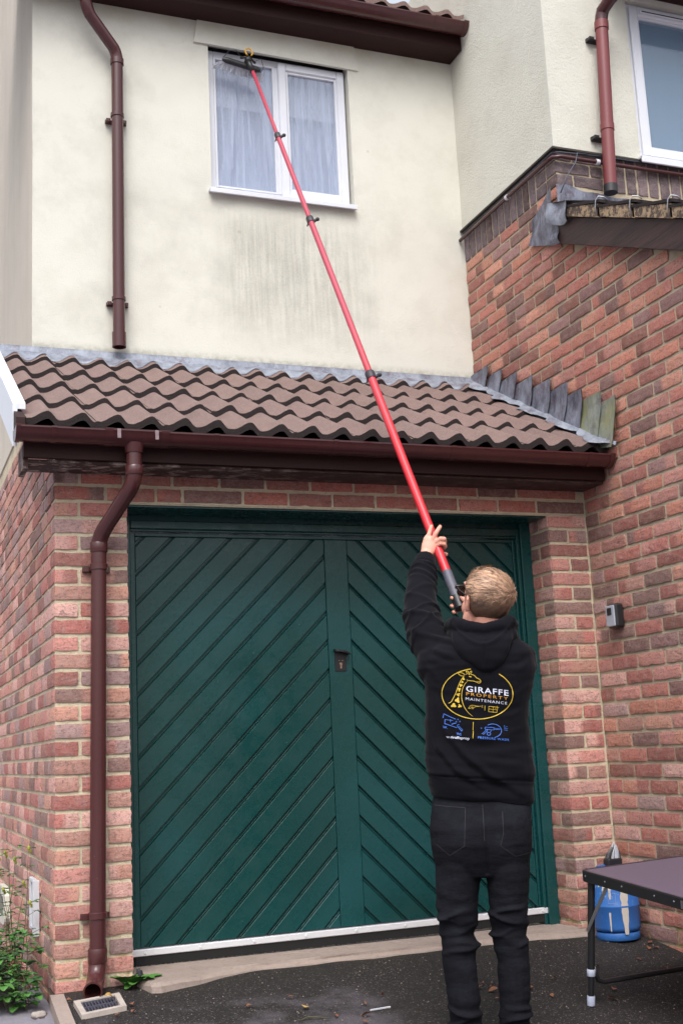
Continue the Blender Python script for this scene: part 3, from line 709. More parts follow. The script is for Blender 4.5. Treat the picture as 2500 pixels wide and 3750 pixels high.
# reveals of the window
for (a,bb,c,d) in (((wx0,wz0),(wx0,wz1),0,0),((wx1,wz1),(wx1,wz0),0,0),((wx0,wz1),(wx1,wz1),0,0),((wx1,wz0),(wx0,wz0),0,0)):
    A=(a[0],WY+wav(*a),a[1]);B=(bb[0],WY+wav(*bb),bb[1])
    hb.add([A,B,(bb[0],WY+.16,bb[1]),(a[0],WY+.16,a[1])],[(0,1,2,3)])
hb.add([(HX,WY,3.195),(WX,WY,3.195),(WX,WY+.1,3.195),(HX,WY+.1,3.195)],[(0,1,2,3)])
hb.build('wall',M['render'],house,smooth=False)
b=MB(); xs2=lin(WY,9.0,40)
vs=[];zz=lin(2.803,7.5,30)
for y in xs2:
    for z in zz: vs.append((HX-.0+.003*noise.noise(Vector((0,y*2,z*2))),y,z))
b.add(vs,[(i*31+j,i*31+j+1,(i+1)*31+j+1,(i+1)*31+j) for i in range(40) for j in range(30)]); b.box(PL-.004,HX+.1,WY+.002,9.0,2.79,2.803)
b.build('side_wall',M['rside'],house)
# brick under side render, deeper part
b=MB(); b.box(PL+.005,PL+.2,1.13,5.0,-.3,2.785,1); b.build('side_brick_base',[M['brick'],M['mortar']],house)
# raised render band above window
b=MB(); b.prism([(.662,WY-.014,5.222),(1.735,WY-.014,5.208),(1.715,WY-.014,5.372),(.690,WY-.014,5.40)],(0,.02,0)); b.build('render_band',M['render'],house)
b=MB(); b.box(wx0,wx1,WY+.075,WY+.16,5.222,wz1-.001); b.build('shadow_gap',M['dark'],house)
# window
def window(house,x0,x1,z0,z1,y,panes,mull,sash,name='window'):
    w=MB(); t=.042; D=.06
    w.box(x0,x0+t,y,y+D,z0,z1,b=.004); w.box(x1-t,x1,y,y+D,z0,z1,b=.004); w.box(x0+t+.0005,x1-t-.0005,y+.0006,y+D,z1-t,z1,b=.004); w.box(x0+t+.0005,x1-t-.0005,y+.0006,y+D,z0,z0+t,b=.004)
    return w
fy=WY+.055; fx0,fx1,fz0,fz1=.757,1.660,4.275,5.222
w=window(house,fx0,fx1,fz0,fz1,fy,None,None,None); w.box(1.190,1.224,fy-.002,fy+.06,fz0+.042,fz1-.042,b=.004)
win=w.build('window',M['upvc'],house)
def ringframe(mb,x0,x1,z0,z1,y0,y1,t,bev=.004):
    mb.box(x0,x0+t,y0,y1,z0,z1,b=bev); mb.box(x1-t,x1,y0,y1,z0,z1,b=bev); mb.box(x0+t-.001,x1-t+.001,y0+.0007,y1,z1-t,z1-.0005,b=bev); mb.box(x0+t-.001,x1-t+.001,y0+.0007,y1,z0+.0005,z0+t,b=bev)
b=MB(); ringframe(b,1.212,1.655,4.292,5.208,fy-.020,fy+.03,.052,.006); ringframe(b,1.262,1.606,4.342,5.158,fy-.010,fy+.03,.018,.003); build_each(b,'sash',M['upvc'],win)
b=MB(); ringframe(b,.797,1.192,4.315,5.182,fy-.004,fy+.03,.015,.003); b.build('glazing_bead',M['upvc'],win)
b=MB(); b.box(.808,1.180,fy+.012,fy+.016,4.326,5.172); b.build('pane',M['glass'],win)
b=MB(); b.box(1.278,1.590,fy+.004,fy+.008,4.358,5.142); b.build('pane',M['glass'],win)
# net curtain and room behind
b=MB(); vs=[]; N1=60
for i in range(N1+1):
    x=.79+i*.84/N1; yy=fy+.12+.012*math.sin(i*1.9)+.006*math.sin(i*.7)
    vs+=[(x,yy,4.30),(x,yy,5.20)]
b.add(vs,[(2*i,2*i+2,2*i+3,2*i+1) for i in range(N1)]); b.build('net_curtain',M['curtain'],win,smooth=True)
b=MB(); b.box(.80,1.62,fy+.08,fy+.083,4.90,5.20); b.build('reflection_band',simple('pale_reflection',srgb(216,224,238),srgb(206,212,226),.8,3),win)  # pale sheet added behind the glass, stands in for a reflected band
b=MB(); x0,x1,y0,y1,z0,z1=.75,1.67,fy+.061,fy+.8,4.26,5.24
b.add([(x0,y0,z0),(x1,y0,z0),(x1,y1,z0),(x0,y1,z0),(x0,y0,z1),(x1,y0,z1),(x1,y1,z1),(x0,y1,z1)],[(0,1,2,3),(4,7,6,5),(0,4,5,1)[::1] if False else (3,2,6,7),(0,3,7,4),(1,5,6,2)]); b.build('room_recess',simple('room_paint',srgb(150,150,160),None,.9),win)
b=MB(); b.box(.731,1.668,WY-.045,fy+.02,4.248,4.264,b=.003); b.box(.731,1.668,WY-.046,WY-.036,4.232,4.262,b=.003); b.build('sill',M['upvc'],win)
# eaves of the main roof
b=MB(); b.prism([(-.9,.960,5.372),(-.9,.960,5.56),(-.9,.985,5.56),(-.9,.985,5.384),(-.9,WY-.004,5.384),(-.9,WY-.004,5.372)],(.9+WX-.012,0,0)); b.build('fascia',M['fascia'],house)
b=MB(); gutter(b,-.9,WX-.014,.896,5.500,.058); g2=b.build('gutter',M['pipe'],house,fix=True,smooth='auto')
b=MB()
for x in (1.24,2.18): gutter(b,x-.012,x+.012,.896,5.502,.063)
gutter(b,WX-.045,WX-.012,.896,5.503,.065); build_each(b,'gutter_bracket',M['pipe'],g2,fix=True,smooth='auto')
b=MB(); vs=[];xs3=[-.9+i*.0125 for i in range(int(3.29/.0125)+1)]
for row in range(3):
    ya=.862+row*.3; vs=[]
    for x in xs3:
        h=.035*prof(x+.05); z=lambda y:5.522+.5*(y-.862)
        vs+=[(x,ya,z(ya)+h-.006),(x,ya,z(ya)+h+.024),(x,ya+.38,z(ya+.38)+h+.002)]
    b.add(vs,[(i*3+q,(i+1)*3+q,(i+1)*3+q+1,i*3+q+1) for i in range(len(xs3)-1) for q in range(2)],0,(.8,.75,.72))
b.build('roof',[M['tile']],house,colattr=True)
# broken-off downpipe on the cream wall
py=WY-.065
b=MB(); b.tube([(-.010,py-.08,5.46),(-.010,py-.08,5.30)],.034,18); b.tube(arc((-.010,py-.08,5.31),(-.010,py-.075,5.25),(.020,py-.06,5.205)),.035,18)
b.tube([(.018,py-.06,5.208),(.165,py-.012,5.045)],.034,18); b.tube(arc((.160,py-.014,5.050),(.184,py,5.02),(.184,py,4.975)),.035,18)
b.tube([(.184,py,4.98),(.181,py,4.3),(.176,py,3.28)],.034,20,caps=False); b.tube([(.184,py,4.6),(.176,py,3.28)],.029,20,caps=False)
hpipe=b.build('downpipe',M['pipe'],house,smooth='auto')
b=MB()
b.tube([(-.010,py-.08,5.36),(-.010,py-.08,5.32)],.039,20)
b.tube([(.184,py,4.985),(.184,py,4.95)],.039,20)
b.tube([(.176,py,3.30),(.176,py,3.215)],.039,22,caps=False); b.tube([(.176,py,3.30),(.176,py,3.215)],.033,22,caps=False)
vs=[]
for rr in (.039,.033):
    for k in range(24): t=2*math.pi*k/24; vs.append((.176+rr*math.cos(t),py+rr*math.sin(t),3.215))
b.add(vs,[(k,(k+1)%24,24+(k+1)%24,24+k) for k in range(24)]); b.add([(.176+.033*math.cos(2*math.pi*k/24),py+.033*math.sin(2*math.pi*k/24),3.285) for k in range(24)],[tuple(range(24))])
build_each(b,'pipe_collar',M['pipe'],hpipe,smooth='auto')
for z in (4.625,3.50):
    b=MB(); x=.181 if z>4 else .177; b.tube([(x,py,z-.012),(x,py,z-.010),(x,py,z+.010),(x,py,z+.012)],[.036,.039,.039,.036],22); b.box(x-.062,x+.062,WY-.02,WY-.005,z-.030,z-.008,b=.001); b.box(x-.06,x-.035,WY-.045,WY-.02,z-.028,z-.010,b=.001); b.box(x+.040,x+.058,WY-.045,WY-.02,z-.028,z-.010,b=.001)
    b.build('pipe_bracket',M['pipe'],hpipe,smooth='auto')

# ================= BRICK HOUSE (right)
bh=thing('brick_house',(WX+.5,0,0),'brick house wing on the right with cream upper storey and blue brick band','house')
BT=3.975; RB=4.190
LS=.475
def leanz(y): return 3.610+LS*(y+.172)+.172*0   # underside line of barge board
def barge_bot(y): return 3.597+.459*y
wb=MB(); rng=random.Random(11)
n=29
for n in range(29,-26,-1):
    for s0 in (1,):
        off=.1125 if n%2==0 else 0
        segs=run(-2.6,1.132,.225,-2.7+((2.7-off)%.225) - .225,)
        zc=(J(n)+J(n+1))/2
        out=[]
        for a,b_ in segs:
            if J(n)>3.98: continue
            if J(n)>3.66 and a<.003:
                a=.003
                if b_<.02: continue
            mid=(a+b_)/2
            if mid<0 and J(n)>barge_bot(mid)+.09: continue
            out.append((a,b_))
        # inside the hidden zone behind garage pier/roof skip what nobody sees
        out=[q for q in out if not (q[0]>.02 and J(n)<2.15)]
        course(wb,(WX,0,0),(0,1,0),(-1,0,0),[(a+.0005,b_-.0005) for a,b_ in out],n,rng,pal=PAL2 if J(n)>1.9 else PAL2+PAL)
e=.0045
wb.box(WX+e,WX+.2,-2.6,0.0,-.4,2.2,1)
wb.box(WX+e,WX+.2,0.001,WY+.05,-.4,3.976,1)
wb.prism([(WX+e,-2.6,2.2),(WX+e,0,2.2),(WX+e,0,3.80),(WX+e,-2.6,2.55)],(.2,0,0),1)
# blue brick band: soldiers on the side, stretchers at the corner, then the front
def soldier(mb,O,U,N,a,b_,z0,z1): add_brick(mb,O,U,N,a,b_,z0,z1,bcol(rng,1,BLUE),rng=rng,nx=3,nz=8)
y=1.128
while y>.245:
    soldier(wb,(WX,0,0),(0,1,0),(-1,0,0),y-.062,y,BT+.002,RB-.006); y-=.0755
for k,(z0,z1) in enumerate(((BT+.002,BT+.067),(BT+.077,BT+.142),(BT+.152,RB-.006))):
    a=.002; yy=y
    segs=[(.002,.1025),(.114,y-.002)] if k%2 else [(.002,y-.12),(y-.108,y-.002)]
    for a,b_ in segs: add_brick(wb,(WX,0,0),(0,1,0),(-1,0,0),a,b_,z0,z1,bcol(rng,1,BLUE),rng=rng)
    segs=[(.002,.215),(.226,.300)] if k%2 else [(.002,.1025),(.113,.300)]
    for a,b_ in segs: add_brick(wb,(WX,0,0),(1,0,0),(0,-1,0),a,b_,z0,z1,bcol(rng,1,BLUE),rng=rng)
x=.312
while x<3.0:
    soldier(wb,(WX,0,0),(1,0,0),(0,-1,0),x,x+.062,BT+.002,RB-.006); x+=.0755
for n in range(-22,-25,-1):
    pass
wb.box(WX+e+.004,WX+3.2,e,.3,3.5,RB-.001,1); wb.box(WX+e,WX+.2,.302,WY,3.977,RB-.001,1); wb.box(WX+e,WX+.0085,e+.002,.301,3.977,RB-.001,1)
wb.build('wall',[M['brick'],M['mortar2']],bh,colattr=True)
# cream upper storey
ub=MB()
ysg=lin(-.004,7.0,26); zsg=lin(RB,6.2,40)
vs=[(WX-.006+.004*noise.noise(Vector((y*3,1,z*3))),y,z) for y in ysg for z in zsg]
ub.add(vs,[(i*41+j,i*41+j+1,(i+1)*41+j+1,(i+1)*41+j) for i in range(26) for j in range(40)])
w2x0,w2x1,w2z0,w2z1=2.985,4.1,4.185,5.232
xs4=lin(WX-.006,w2x0,14)+lin(w2x0,w2x1,8)[1:]+lin(w2x1,5.2,6)[1:]; zs4=[RB]+lin(4.2,w2z1,24)[0:]+lin(w2z1,6.2,14)[1:]
grid_wall(ub,xs4,zs4,-.006,lambda x,z:w2x0<x<w2x1 and 4.2<z<w2z1,lambda x,z:.003*noise.noise(Vector((x*3,5,z*3))) if x>WX+.02 else 0)
ub.add([(w2x0,-.006,4.19),(w2x0,-.006,w2z1),(w2x0,.12,w2z1),(w2x0,.12,4.19)],[(0,1,2,3)]); ub.add([(w2x0,-.006,w2z1),(w2x1,-.006,w2z1),(w2x1,.12,w2z1),(w2x0,.12,w2z1)],[(0,1,2,3)])
ub.add([(WX-.008,-.008,RB),(5.2,-.008,RB),(5.2,.04,RB),(WX-.008,.04,RB)],[(0,1,2,3)]); ub.add([(WX-.008,-.008,RB),(WX-.008,WY,RB),(WX+.04,WY,RB),(WX+.04,-.008,RB)],[(0,1,2,3)])
ub.build('upper_wall',M['render2'],bh)
b=MB(); b.box(WX-.004,5.2,-.026,-.006,RB-.010,RB+.002); b.box(WX-.026,WX-.006,-.026,WY-.004,RB-.010,RB+.002); b.build('render_stop',simple('dark_edge',srgb(70,64,58),srgb(44,40,34),.9,30),bh)  # dark brown strip along the bottom edge of the render
# window right
w=MB(); fy2=.026; ringframe(w,2.992,4.08,4.218,5.226,fy2,fy2+.06,.040,.004); win2=w.build('window',M['upvc'],bh)
b=MB(); ringframe(b,3.022,3.62,4.240,5.204,fy2-.018,fy2+.03,.056,.006); ringframe(b,3.076,3.566,4.294,5.150,fy2-.008,fy2+.03,.014,.003); ringframe(b,3.625,4.05,4.24,5.204,fy2-.018,fy2+.03,.056,.006); build_each(b,'sash',M['upvc'],win2)
b=MB(); b.box(3.088,3.555,fy2+.006,fy2+.010,4.306,5.138); b.box(3.68,3.995,fy2+.006,fy2+.010,4.296,5.15); b.build('pane',M['glass2'],win2)
b=MB(); b.box(3.09,3.46,fy2-.030,fy2-.018,5.165,5.186,b=.003); b.build('trickle_vent',M['upvc'],win2)
b=MB(); b.box(3.10,3.45,fy2-.032,fy2-.0305,5.170,5.176); b.build('vent_slot',M['dark'],bpy.data.objects['trickle_vent'])
b=MB(); b.box(2.955,4.12,-.060,fy2+.02,4.186,4.200,b=.002); b.box(2.955,4.12,-.062,-.050,4.158,4.198,b=.003); b.build('sill',M['upvc'],win2)
b=MB(); b.box(2.99,4.08,fy2+.14,fy2+.143,4.22,5.22); b.build('room_blind',simple('blue_blind',srgb(168,190,206),srgb(150,172,190),.9,2),win2)
b=MB(); b.box(3.0,4.07,fy2+.125,fy2+.13,5.07,5.22); b.build('blind_box',simple('grey_blind_box',srgb(70,78,100),None,.8),win2)
# eaves box top right
b=MB(); b.box(2.80,5.4,-.34,-.012,5.262,5.50); b.build('eaves_soffit',M['fascia'],bh)
# red downpipe
qy=-.078
def px2(z): return 2.708+ (z-3.93)*.045
b=MB(); b.tube([(2.800,-.30,5.13),(2.770,-.16,5.085),(px2(5.04),qy-.01,5.05)],.036,18); b.tube(arc((px2(5.04)+.006,qy-.014,5.055),(px2(5.03),qy,5.03),(px2(4.98),qy,4.98)),.037,18)
rp=b.build('downpipe_bend',M['pipe'],bh,smooth='auto')
b=MB(); b.tube([(px2(z),qy,z) for z in (4.99,4.6,4.3,4.0,3.955)],.036,22); rp=b.build('downpipe',M['rpipe'],bh,smooth='auto')
b=MB(); b.tube([(px2(4.99),qy,4.99),(px2(4.94),qy,4.94)],.0405,22); b.tube([(px2(4.345),qy,4.345),(px2(4.305),qy,4.305)],.0395,22); build_each(b,'pipe_collar',M['rpipe'],rp,smooth='auto')
b=MB(); b.tube([(px2(3.96),qy,3.972),(px2(3.92),qy,3.925)],.0385,22); b.build('pipe_foot',M['black'],rp,smooth='auto')
for z in (4.905,4.285):
    b=MB(); x=px2(z); b.box(x-.068,x+.02,-.024,-.004,z-.018,z+.006,b=.001); b.box(x-.066,x-.036,-.05,-.024,z-.015,z+.003,b=.001); b.build('pipe_bracket',M['blackmetal'],rp)
# conduit pipe along the band
b=MB(); cz=4.128
path=[(WX-.030,1.128,cz-.004),(WX-.028,.8,cz+.002),(WX-.032,.4,cz),(WX-.030,.05,cz+.002),(WX-.024,-.012,cz+.002),(WX+.02,-.034,cz+.002),(WX+.4,-.030,cz+.002),(WX+.9,-.034,cz+.0),(WX+1.6,-.03,cz+.012),(WX+2.4,-.03,cz+.02)]
b.tube(path,.0115,12); cp=b.build('conduit_pipe',M['pipe'],bh,smooth=True)
b=MB(); b.tube([(WX-.020,1.10,cz+.032),(WX-.018,.5,cz+.030),(WX-.018,.0,cz+.034),(WX+.02,-.022,cz+.034),(WX+.3,-.022,cz+.046),(WX+.7,-.024,cz+.045),(WX+1.0,-.03,cz+.03)],.0045,8); b.tube([(WX+.20,-.025,cz+.044),(WX+.12,-.045,cz+.03),(WX+.10,-.05,cz-.03),(WX+.02,-.07,cz-.14),(WX-.03,-.075,cz-.24)],.004,8); b.build('cable',M['cable'],cp,smooth=True)
b=MB()
for q in ((WX-.030,.50),):
    b.tube([(q[0],q[1]-.009,cz),(q[0],q[1]+.009,cz)],.0165,12)
b.tube([(WX+.246,-.032,cz),(WX+.266,-.032,cz)],.0170,12); build_each(b,'pipe_clip',M['upvc'],cp,smooth='auto')
# lean-to roof: bargeboard, verge tiles, roof plane, lead saddle
def bz(y): return 3.690+.0+.459*(y+.172)
b=MB(); y0,y1=-2.6,-.045
b.prism([(WX-.058,y0,bz(y0)-.148),(WX-.058,y1,bz(y1)-.148),(WX-.058,y1,bz(y1)+.004),(WX-.058,y0,bz(y0)+.004)],(.045,0,0)); b.build('barge_board',M['wood'],bh)
for i in range(8):
    ya=-.185-i*.285; b=MB(); yb2=ya-.30; h=.070
    P=[(WX-.078,ya,bz(ya)+.010),(WX-.078,yb2,bz(yb2)+.006),(WX-.078,yb2,bz(yb2)+h+.012),(WX-.078,ya,bz(ya)+h-.010)]
    b.prism(P,(.10,0,0))
    b.prism([(WX-.082,ya+.01,bz(ya)+h-.008),(WX-.082,yb2-.015,bz(yb2)+h+.013),(WX-.082,yb2-.015,bz(yb2)+h+.029),(WX-.082,ya+.01,bz(ya)+h+.006)],(.25,0,0),1)
    vt=b.build('verge_tile',[M['verge_t'],M['tedge']],bh)
    b=MB(); yc=yb2+.008; zc=bz(yc)+h
    pts=[(WX-.084,yc+.006,zc-.055),(WX-.092,yc+.004,zc-.01),(WX-.092,yc-.004,zc+.025),(WX-.08,yc-.014,zc+.045),(WX-.055,yc-.024,zc+.040),(WX-.04,yc-.03,zc+.025)]
    b.tube(pts,.0032,8); b.build('verge_clip',M['steel'],vt,smooth=True)
b=MB(); y0=-2.6; b.prism([(WX+.02,0.0,bz(0)+.02),(WX+.02,y0,bz(y0)+.02),(WX+.02,y0,bz(y0)+.075),(WX+.02,0.0,bz(0)+.075)],(3.0,0,0)); b.build('lean_to_roof',M['tile'],bh)
# lead saddle
def sheet(poly_fn,nu,nv,name,mat,parent,th=.003,nrm=(1,0,0)):
    b=MB(); vs=[poly_fn(i/nu,j/nv) for i in range(nu+1) for j in range(nv+1)]
    fs=[(i*(nv+1)+j,(i+1)*(nv+1)+j,(i+1)*(nv+1)+j+1,i*(nv+1)+j+1) for i in range(nu) for j in range(nv)]
    b.add(vs,fs); nv_=Vector(nrm)*th; b.add([tuple(Vector(v)+nv_) for v in vs],[f[::-1] for f in fs]); return b.build(name,mat,parent,smooth=True)
def quad(a,b_,c,d,u,v): return (Vector(a)*(1-u)*(1-v)+Vector(b_)*u*(1-v)+Vector(c)*u*v+Vector(d)*(1-u)*v)
def s1(u,v):
    p=quad((0,.305,3.735),(0,-.035,3.600),(0,-.005,3.955),(0,.255,3.872),u,v); p.x=WX-.024-.006*math.sin(p.z*30+p.y*12)-.03*u*u; p.y+=.006*math.sin(v*9); return tuple(p)
sheet(s1,14,14,'lead_saddle',M['dlead'],bh)
def s2(u,v):
    p=quad((0,0,3.815),(.50,0,3.865),(.48,0,3.925),(0,0,3.965),u,v); return (WX-.02+p.x,-.022-.01*math.sin(u*9),p.z+.008*math.sin(u*14)*v)
sheet(s2,14,6,'lead_saddle',M['dlead'],bh,nrm=(0,1,0))
def s3(u,v):
    p=quad((0,-.01,3.735),(0,-.205,3.655),(0,-.205,3.775),(0,-.02,3.84),u,v); p.x=WX-.088-.010*math.sin(u*6+1)-.006*math.sin(v*5); p.z+=-.02*math.sin(u*math.pi)*(1-v); return tuple(p)
sheet(s3,12,10,'lead_wrap',M['lead'],bh)
def s4(u,v):
    p=quad((0,.01,3.605),(0,-.085,3.585),(0,-.06,3.72),(0,.0,3.76),u,v); p.x=WX-.07-.012*math.sin(v*7); return tuple(p)
sheet(s4,8,8,'lead_wrap',M['dlead'],bh)
def s5(u,v):
    p=quad((WX-.088,-.02,3.84),(WX-.088,-.205,3.775),(WX+.10,-.20,3.80),(WX+.06,-.0,3.87),u,v); return tuple(p)
sheet(s5,8,8,'lead_wrap',M['ylead'],bh,nrm=(0,0,-1))

# ================= GROUND
def gz(x,y):
    base=.03+ (.012*(x-.9))
    if y>-.0: z=base
    else: z=base+.12*max(y,-9)
    return z
def gplane(x,y): return .03+.12*y if y<0 else .03
gbm=MB(); xs=lin(-.335,2.7,60); ys_=lin(-9,-2.5,14)+lin(-2.5,.14,52)[1:]
nse=lambda x,y:.006*noise.noise(Vector((x*1.3,y*1.3,0)))+.003*noise.noise(Vector((x*6,y*6,1)))
vs=[(x,y,gplane(x,y)+nse(x,y)-(.02 if y<-.25 and x<-.29 else 0)) for x in xs for y in ys_]; NY=len(ys_)
gbm.add(vs,[(i*NY+j,(i+1)*NY+j,(i+1)*NY+j+1,i*NY+j+1) for i in range(60) for j in range(NY-1)])
dr=gbm.build('driveway',M['asphalt'],None,smooth=True); tag(dr,kind='structure')
b=MB(); b.add([(2.45,-2.6,-.40),(2.45,-9,-1.1),(12,-9,-1.1),(12,-2.6,-.40)],[(0,1,2,3)]) 
b=MB(); vs=[(x,y,(-1.12 if y<-9 else (.12*y-.06 if y<0 else -.06))) for x in (-60,-3,12,60) for y in (-60,-9,0,60)]
b.add(vs,[(i*4+j,(i+1)*4+j,(i+1)*4+j+1,i*4+j+1) for i in range(3) for j in range(3)]); g=b.build('ground',M['path'],None); tag(g,kind='structure')
# side path
b=MB(); b.prism([(-1.6,-9,-1.08),(-.345,-9,-1.08),(-.345,-.0,-.022),(-1.6,0,-.022)],(0,0,-.03)); b.prism([(-1.6,0.001,-.022),(-.345,0.001,-.022),(-.345,.45,-.0),(-1.6,.45,-.0)],(0,0,-.03)); o=b.build('path',M['path'],None); tag(o,kind='structure')
# concrete threshold
b=MB(); vs=[];xs=lin(.004,2.30,60)
for x in xs:
    yf=-.050-.150*max(0,1-x/.48)+.17*max(0,1-x/.05)+.03*math.sin(min(1,x/2)*3.1)-.04*max(0,(x-1.9)/.4)+.012*noise.noise(Vector((x*6,0,0)))+0
    z=.058-.012*x/2.3
    vs+=[(x,yf-.006,gplane(x,yf)-.02),(x,yf,z-.022+.004*noise.noise(Vector((x*9,2,0)))),(x,yf+.02,z-.010),(x,-.001 if x>W0-.01 else .0,z),(x,(-.001 if x>W0-.01 else .30),z+.006)]
K=5; b.add(vs,[(i*K+q,(i+1)*K+q,(i+1)*K+q+1,i*K+q+1) for i in range(60) for q in range(4)]); o=b.build('threshold',M['slab'],None); tag(o,kind='structure')
# kerb beside the drain
b=MB(); 
def kb(y): return .028+.12*y
b.prism([(-.352,-.03,kb(0)-.0),(-.296,-.03,kb(0)),(-.335,-1.6,kb(-1.6)),(-.392,-1.6,kb(-1.6))],(0,0,-.16)); k_=b.build('kerb',M['slab'],None); tag(k_,kind='structure')
b=MB(); b.box(PL-.02,-.30,-.028,.02,-.1,.012,b=.004); b.build('kerb_footing',M['slab'],k_,world=False)

# ================= SMALL THINGS ON THE WALLS AND GROUND
def rnd(a,b): return random.uniform(a,b)
ks=thing('key_safe',(WX-.03,-.22,1.49),'small black and grey key safe screwed to the brick wall','key safe')
T=Matrix.Translation((0,0,0))
b=MB(); b.box(WX-.052,WX-.002,-.268,-.178,1.484,1.604,b=.010); b.build('body',M['black'],ks,smooth='auto')
b=MB(); b.box(WX-.058,WX-.050,-.258,-.184,1.492,1.596,b=.003); b.build('cover',M['keyb'],ks,smooth='auto')
b=MB(); b.box(WX-.062,WX-.057,-.238,-.200,1.548,1.584,b=.003); b.build('dial_window',M['black'],ks,smooth='auto')
# meter frame on the side wall
mf=thing('meter_frame',(PL-.01,.58,.2),'open white plastic meter box frame low on the side wall','meter box')
b=MB(); xo=PL-.012
b.box(xo-.020,PL-.002,.475,.500,.195,.438,b=.002); b.box(xo-.006,PL-.002,.715,.735,.205,.436,b=.002); b.box(xo-.006,PL-.002,.501,.714,.418,.436,b=.002); b.box(xo-.006,PL-.002,.501,.714,.205,.222,b=.002); b.build('frame',M['upvc'],mf)
b=MB(); b.box(PL-.006,PL-.001,.501,.714,.223,.417); b.build('back_plate',simple('grey_plate',srgb(120,108,108),srgb(90,80,80),.8,10),mf)
vc=thing('vent_cover',(PL-.01,1.9,.1),'rounded white vent cover further back on the side wall','vent cover')
b=MB(); 
pts=[]
for k in range(24):
    t=2*math.pi*k/24; c,s=math.cos(t),math.sin(t); pts.append((PL-.004,1.93+.21*(abs(c)**.4)*(1 if c>0 else -1),.20+.10*(abs(s)**.4)*(1 if s>0 else -1)))
b.prism(pts,(-.03,0,0)); b.build('cover_plate',simple('cream_plastic',srgb(216,214,200),None,.4),vc); b=MB()
for i in range(4): b.box(PL-.037,PL-.0345,1.80+i*.07,1.84+i*.07,.15,.25)
b.build('slots',simple('shadowed_slot',srgb(120,118,110),None,.8),vc)
# drain gully
dn=thing('drain_grate',(-.186,-.262,-.01),'square drain grate in a pale frame below the downpipe shoe','drain')
def dp(u,v,h):
    A,B,C_,D_=Vector((-.280,-.190,.012)),Vector((-.090,-.148,.017)),Vector((-.094,-.326,-.004)),Vector((-.276,-.370,-.010))
    p=A*(1-u)*(1-v)+B*u*(1-v)+C_*u*v+D_*(1-u)*v; return (p.x,p.y,p.z+h)
def dbox(mb,u0,u1,v0,v1,h0,h1):
    vs=[dp(u,v,h) for h in (h0,h1) for u,v in ((u0,v0),(u1,v0),(u1,v1),(u0,v1))]
    mb.add(vs,[(0,1,2,3),(7,6,5,4),(0,4,5,1),(1,5,6,2),(2,6,7,3),(3,7,4,0)])
b=MB(); dbox(b,0,.12,0,1,-.03,.012); dbox(b,.88,1,0,1,-.03,.012); dbox(b,.121,.879,0,.12,-.03,.0118); dbox(b,.121,.879,.88,1,-.03,.0118); b.build('frame',simple('pale_frame',srgb(190,180,172),srgb(140,128,118),.8,20,bump=.3,bscale=80),dn)
b=MB(); dbox(b,.121,.879,.121,.879,-.03,-.012)
for i in range(11): dbox(b,.14+i*.067,.165+i*.067,.13,.87,-.011,.006)
dbox(b,.13,.87,.47,.52,-.011,.0075); dbox(b,.13,.87,.125,.165,-.011,.0075); b.build('grate',simple('grey_grate',srgb(84,84,98),srgb(50,48,56),.5,30),dn)
def leafmesh(L,Wd,curl,seed):
    rr=random.Random(seed); b=MB(); n=5; vs=[]
    for i in range(n+1):
        t=i/n; w=Wd*math.sin(math.pi*min(1,t*.92+.06))**.8; z=curl*math.sin(t*3)+rr.uniform(-.001,.001)
        vs+=[(t*L-L/2,-w,z+curl*.6*rr.uniform(.3,1)),(t*L-L/2,0,z),(t*L-L/2,w,z+curl*.6*rr.uniform(.3,1))]
    b.add(vs,[(i*3+q,i*3+q+1,i*3+q+4,i*3+q+3) for i in range(n) for q in range(2)]); return b
fl0=None; rl=random.Random(21)
spots=[(2.376,-.305),(2.43,-.33),(2.40,-.36),(2.34,-.31),(2.30,-.36),(2.35,-.40),(1.363,-.541),(1.30,-.62),(1.36,-.66),(1.42,-.72),(1.38,-.60),(1.50,-.70),(1.45,-.58),(.80,-.60),(.74,-.76),(.93,-.80),(.62,-.70),(.70,-.80),(1.55,-.80),(1.32,-.78),(1.9,-.55),(2.0,-.75),(1.8,-.85),(2.15,-.5),(-.06,-.36),(-.28,-.40),(-.13,-.38),(-.30,-.16),(-.05,-.30),(.55,-.42),(.9,-.55),(.35,-.5),(1.75,-.95),(2.2,-.65),(1.65,-.6)]
leafgroups={'dleaf':'small brown dead leaf lying on the dark asphalt'}
base=[]
for k in range(3): base.append(leafmesh(.026+.006*k,.009+.002*k,.006,k))
for i,(x,y) in enumerate(spots):
    if i<3:
        o=base[i].build('fallen_leaf',M['dleaf'],None)
    else:
        o=bpy.data.objects['fallen_leaf' if i%3==0 else 'fallen_leaf.%03d'%(i%3)].copy(); COL.objects.link(o); o.name='fallen_leaf'
    x+=rl.uniform(-.02,.02); y+=rl.uniform(-.02,.02)
    o.location=(x,y,gplane(x,y)+.008); o.rotation_euler=(rl.uniform(-.4,.4)+.1,rl.uniform(-.4,.4),rl.uniform(0,6.3)); s_=rl.uniform(.6,1.15); o.scale=(s_,s_,s_)
    lb='small brown dead leaf beside the blue gas bottle' if (x>2.2 and y>-.45) else 'small brown dead leaf beside the drain below the downpipe' if x<0 else 'small brown dead leaf under the folding table' if x>1.6 else 'small brown dead leaf on the asphalt near the legs of the worker' if x>1.2 else 'small brown dead leaf on the open asphalt before the garage door'
    tag(o,lb,'leaf','dead leaves scattered on the asphalt')
o=leafmesh(.034,.016,.004,9).build('fallen_leaf',simple('yellow_leaf',srgb(196,166,90),srgb(150,110,60),.6),None); o.location=(.56,-.575,-.030); o.rotation_euler=(.2,.1,1.2); tag(o,'single yellow leaf on the asphalt in front of the garage door','leaf')
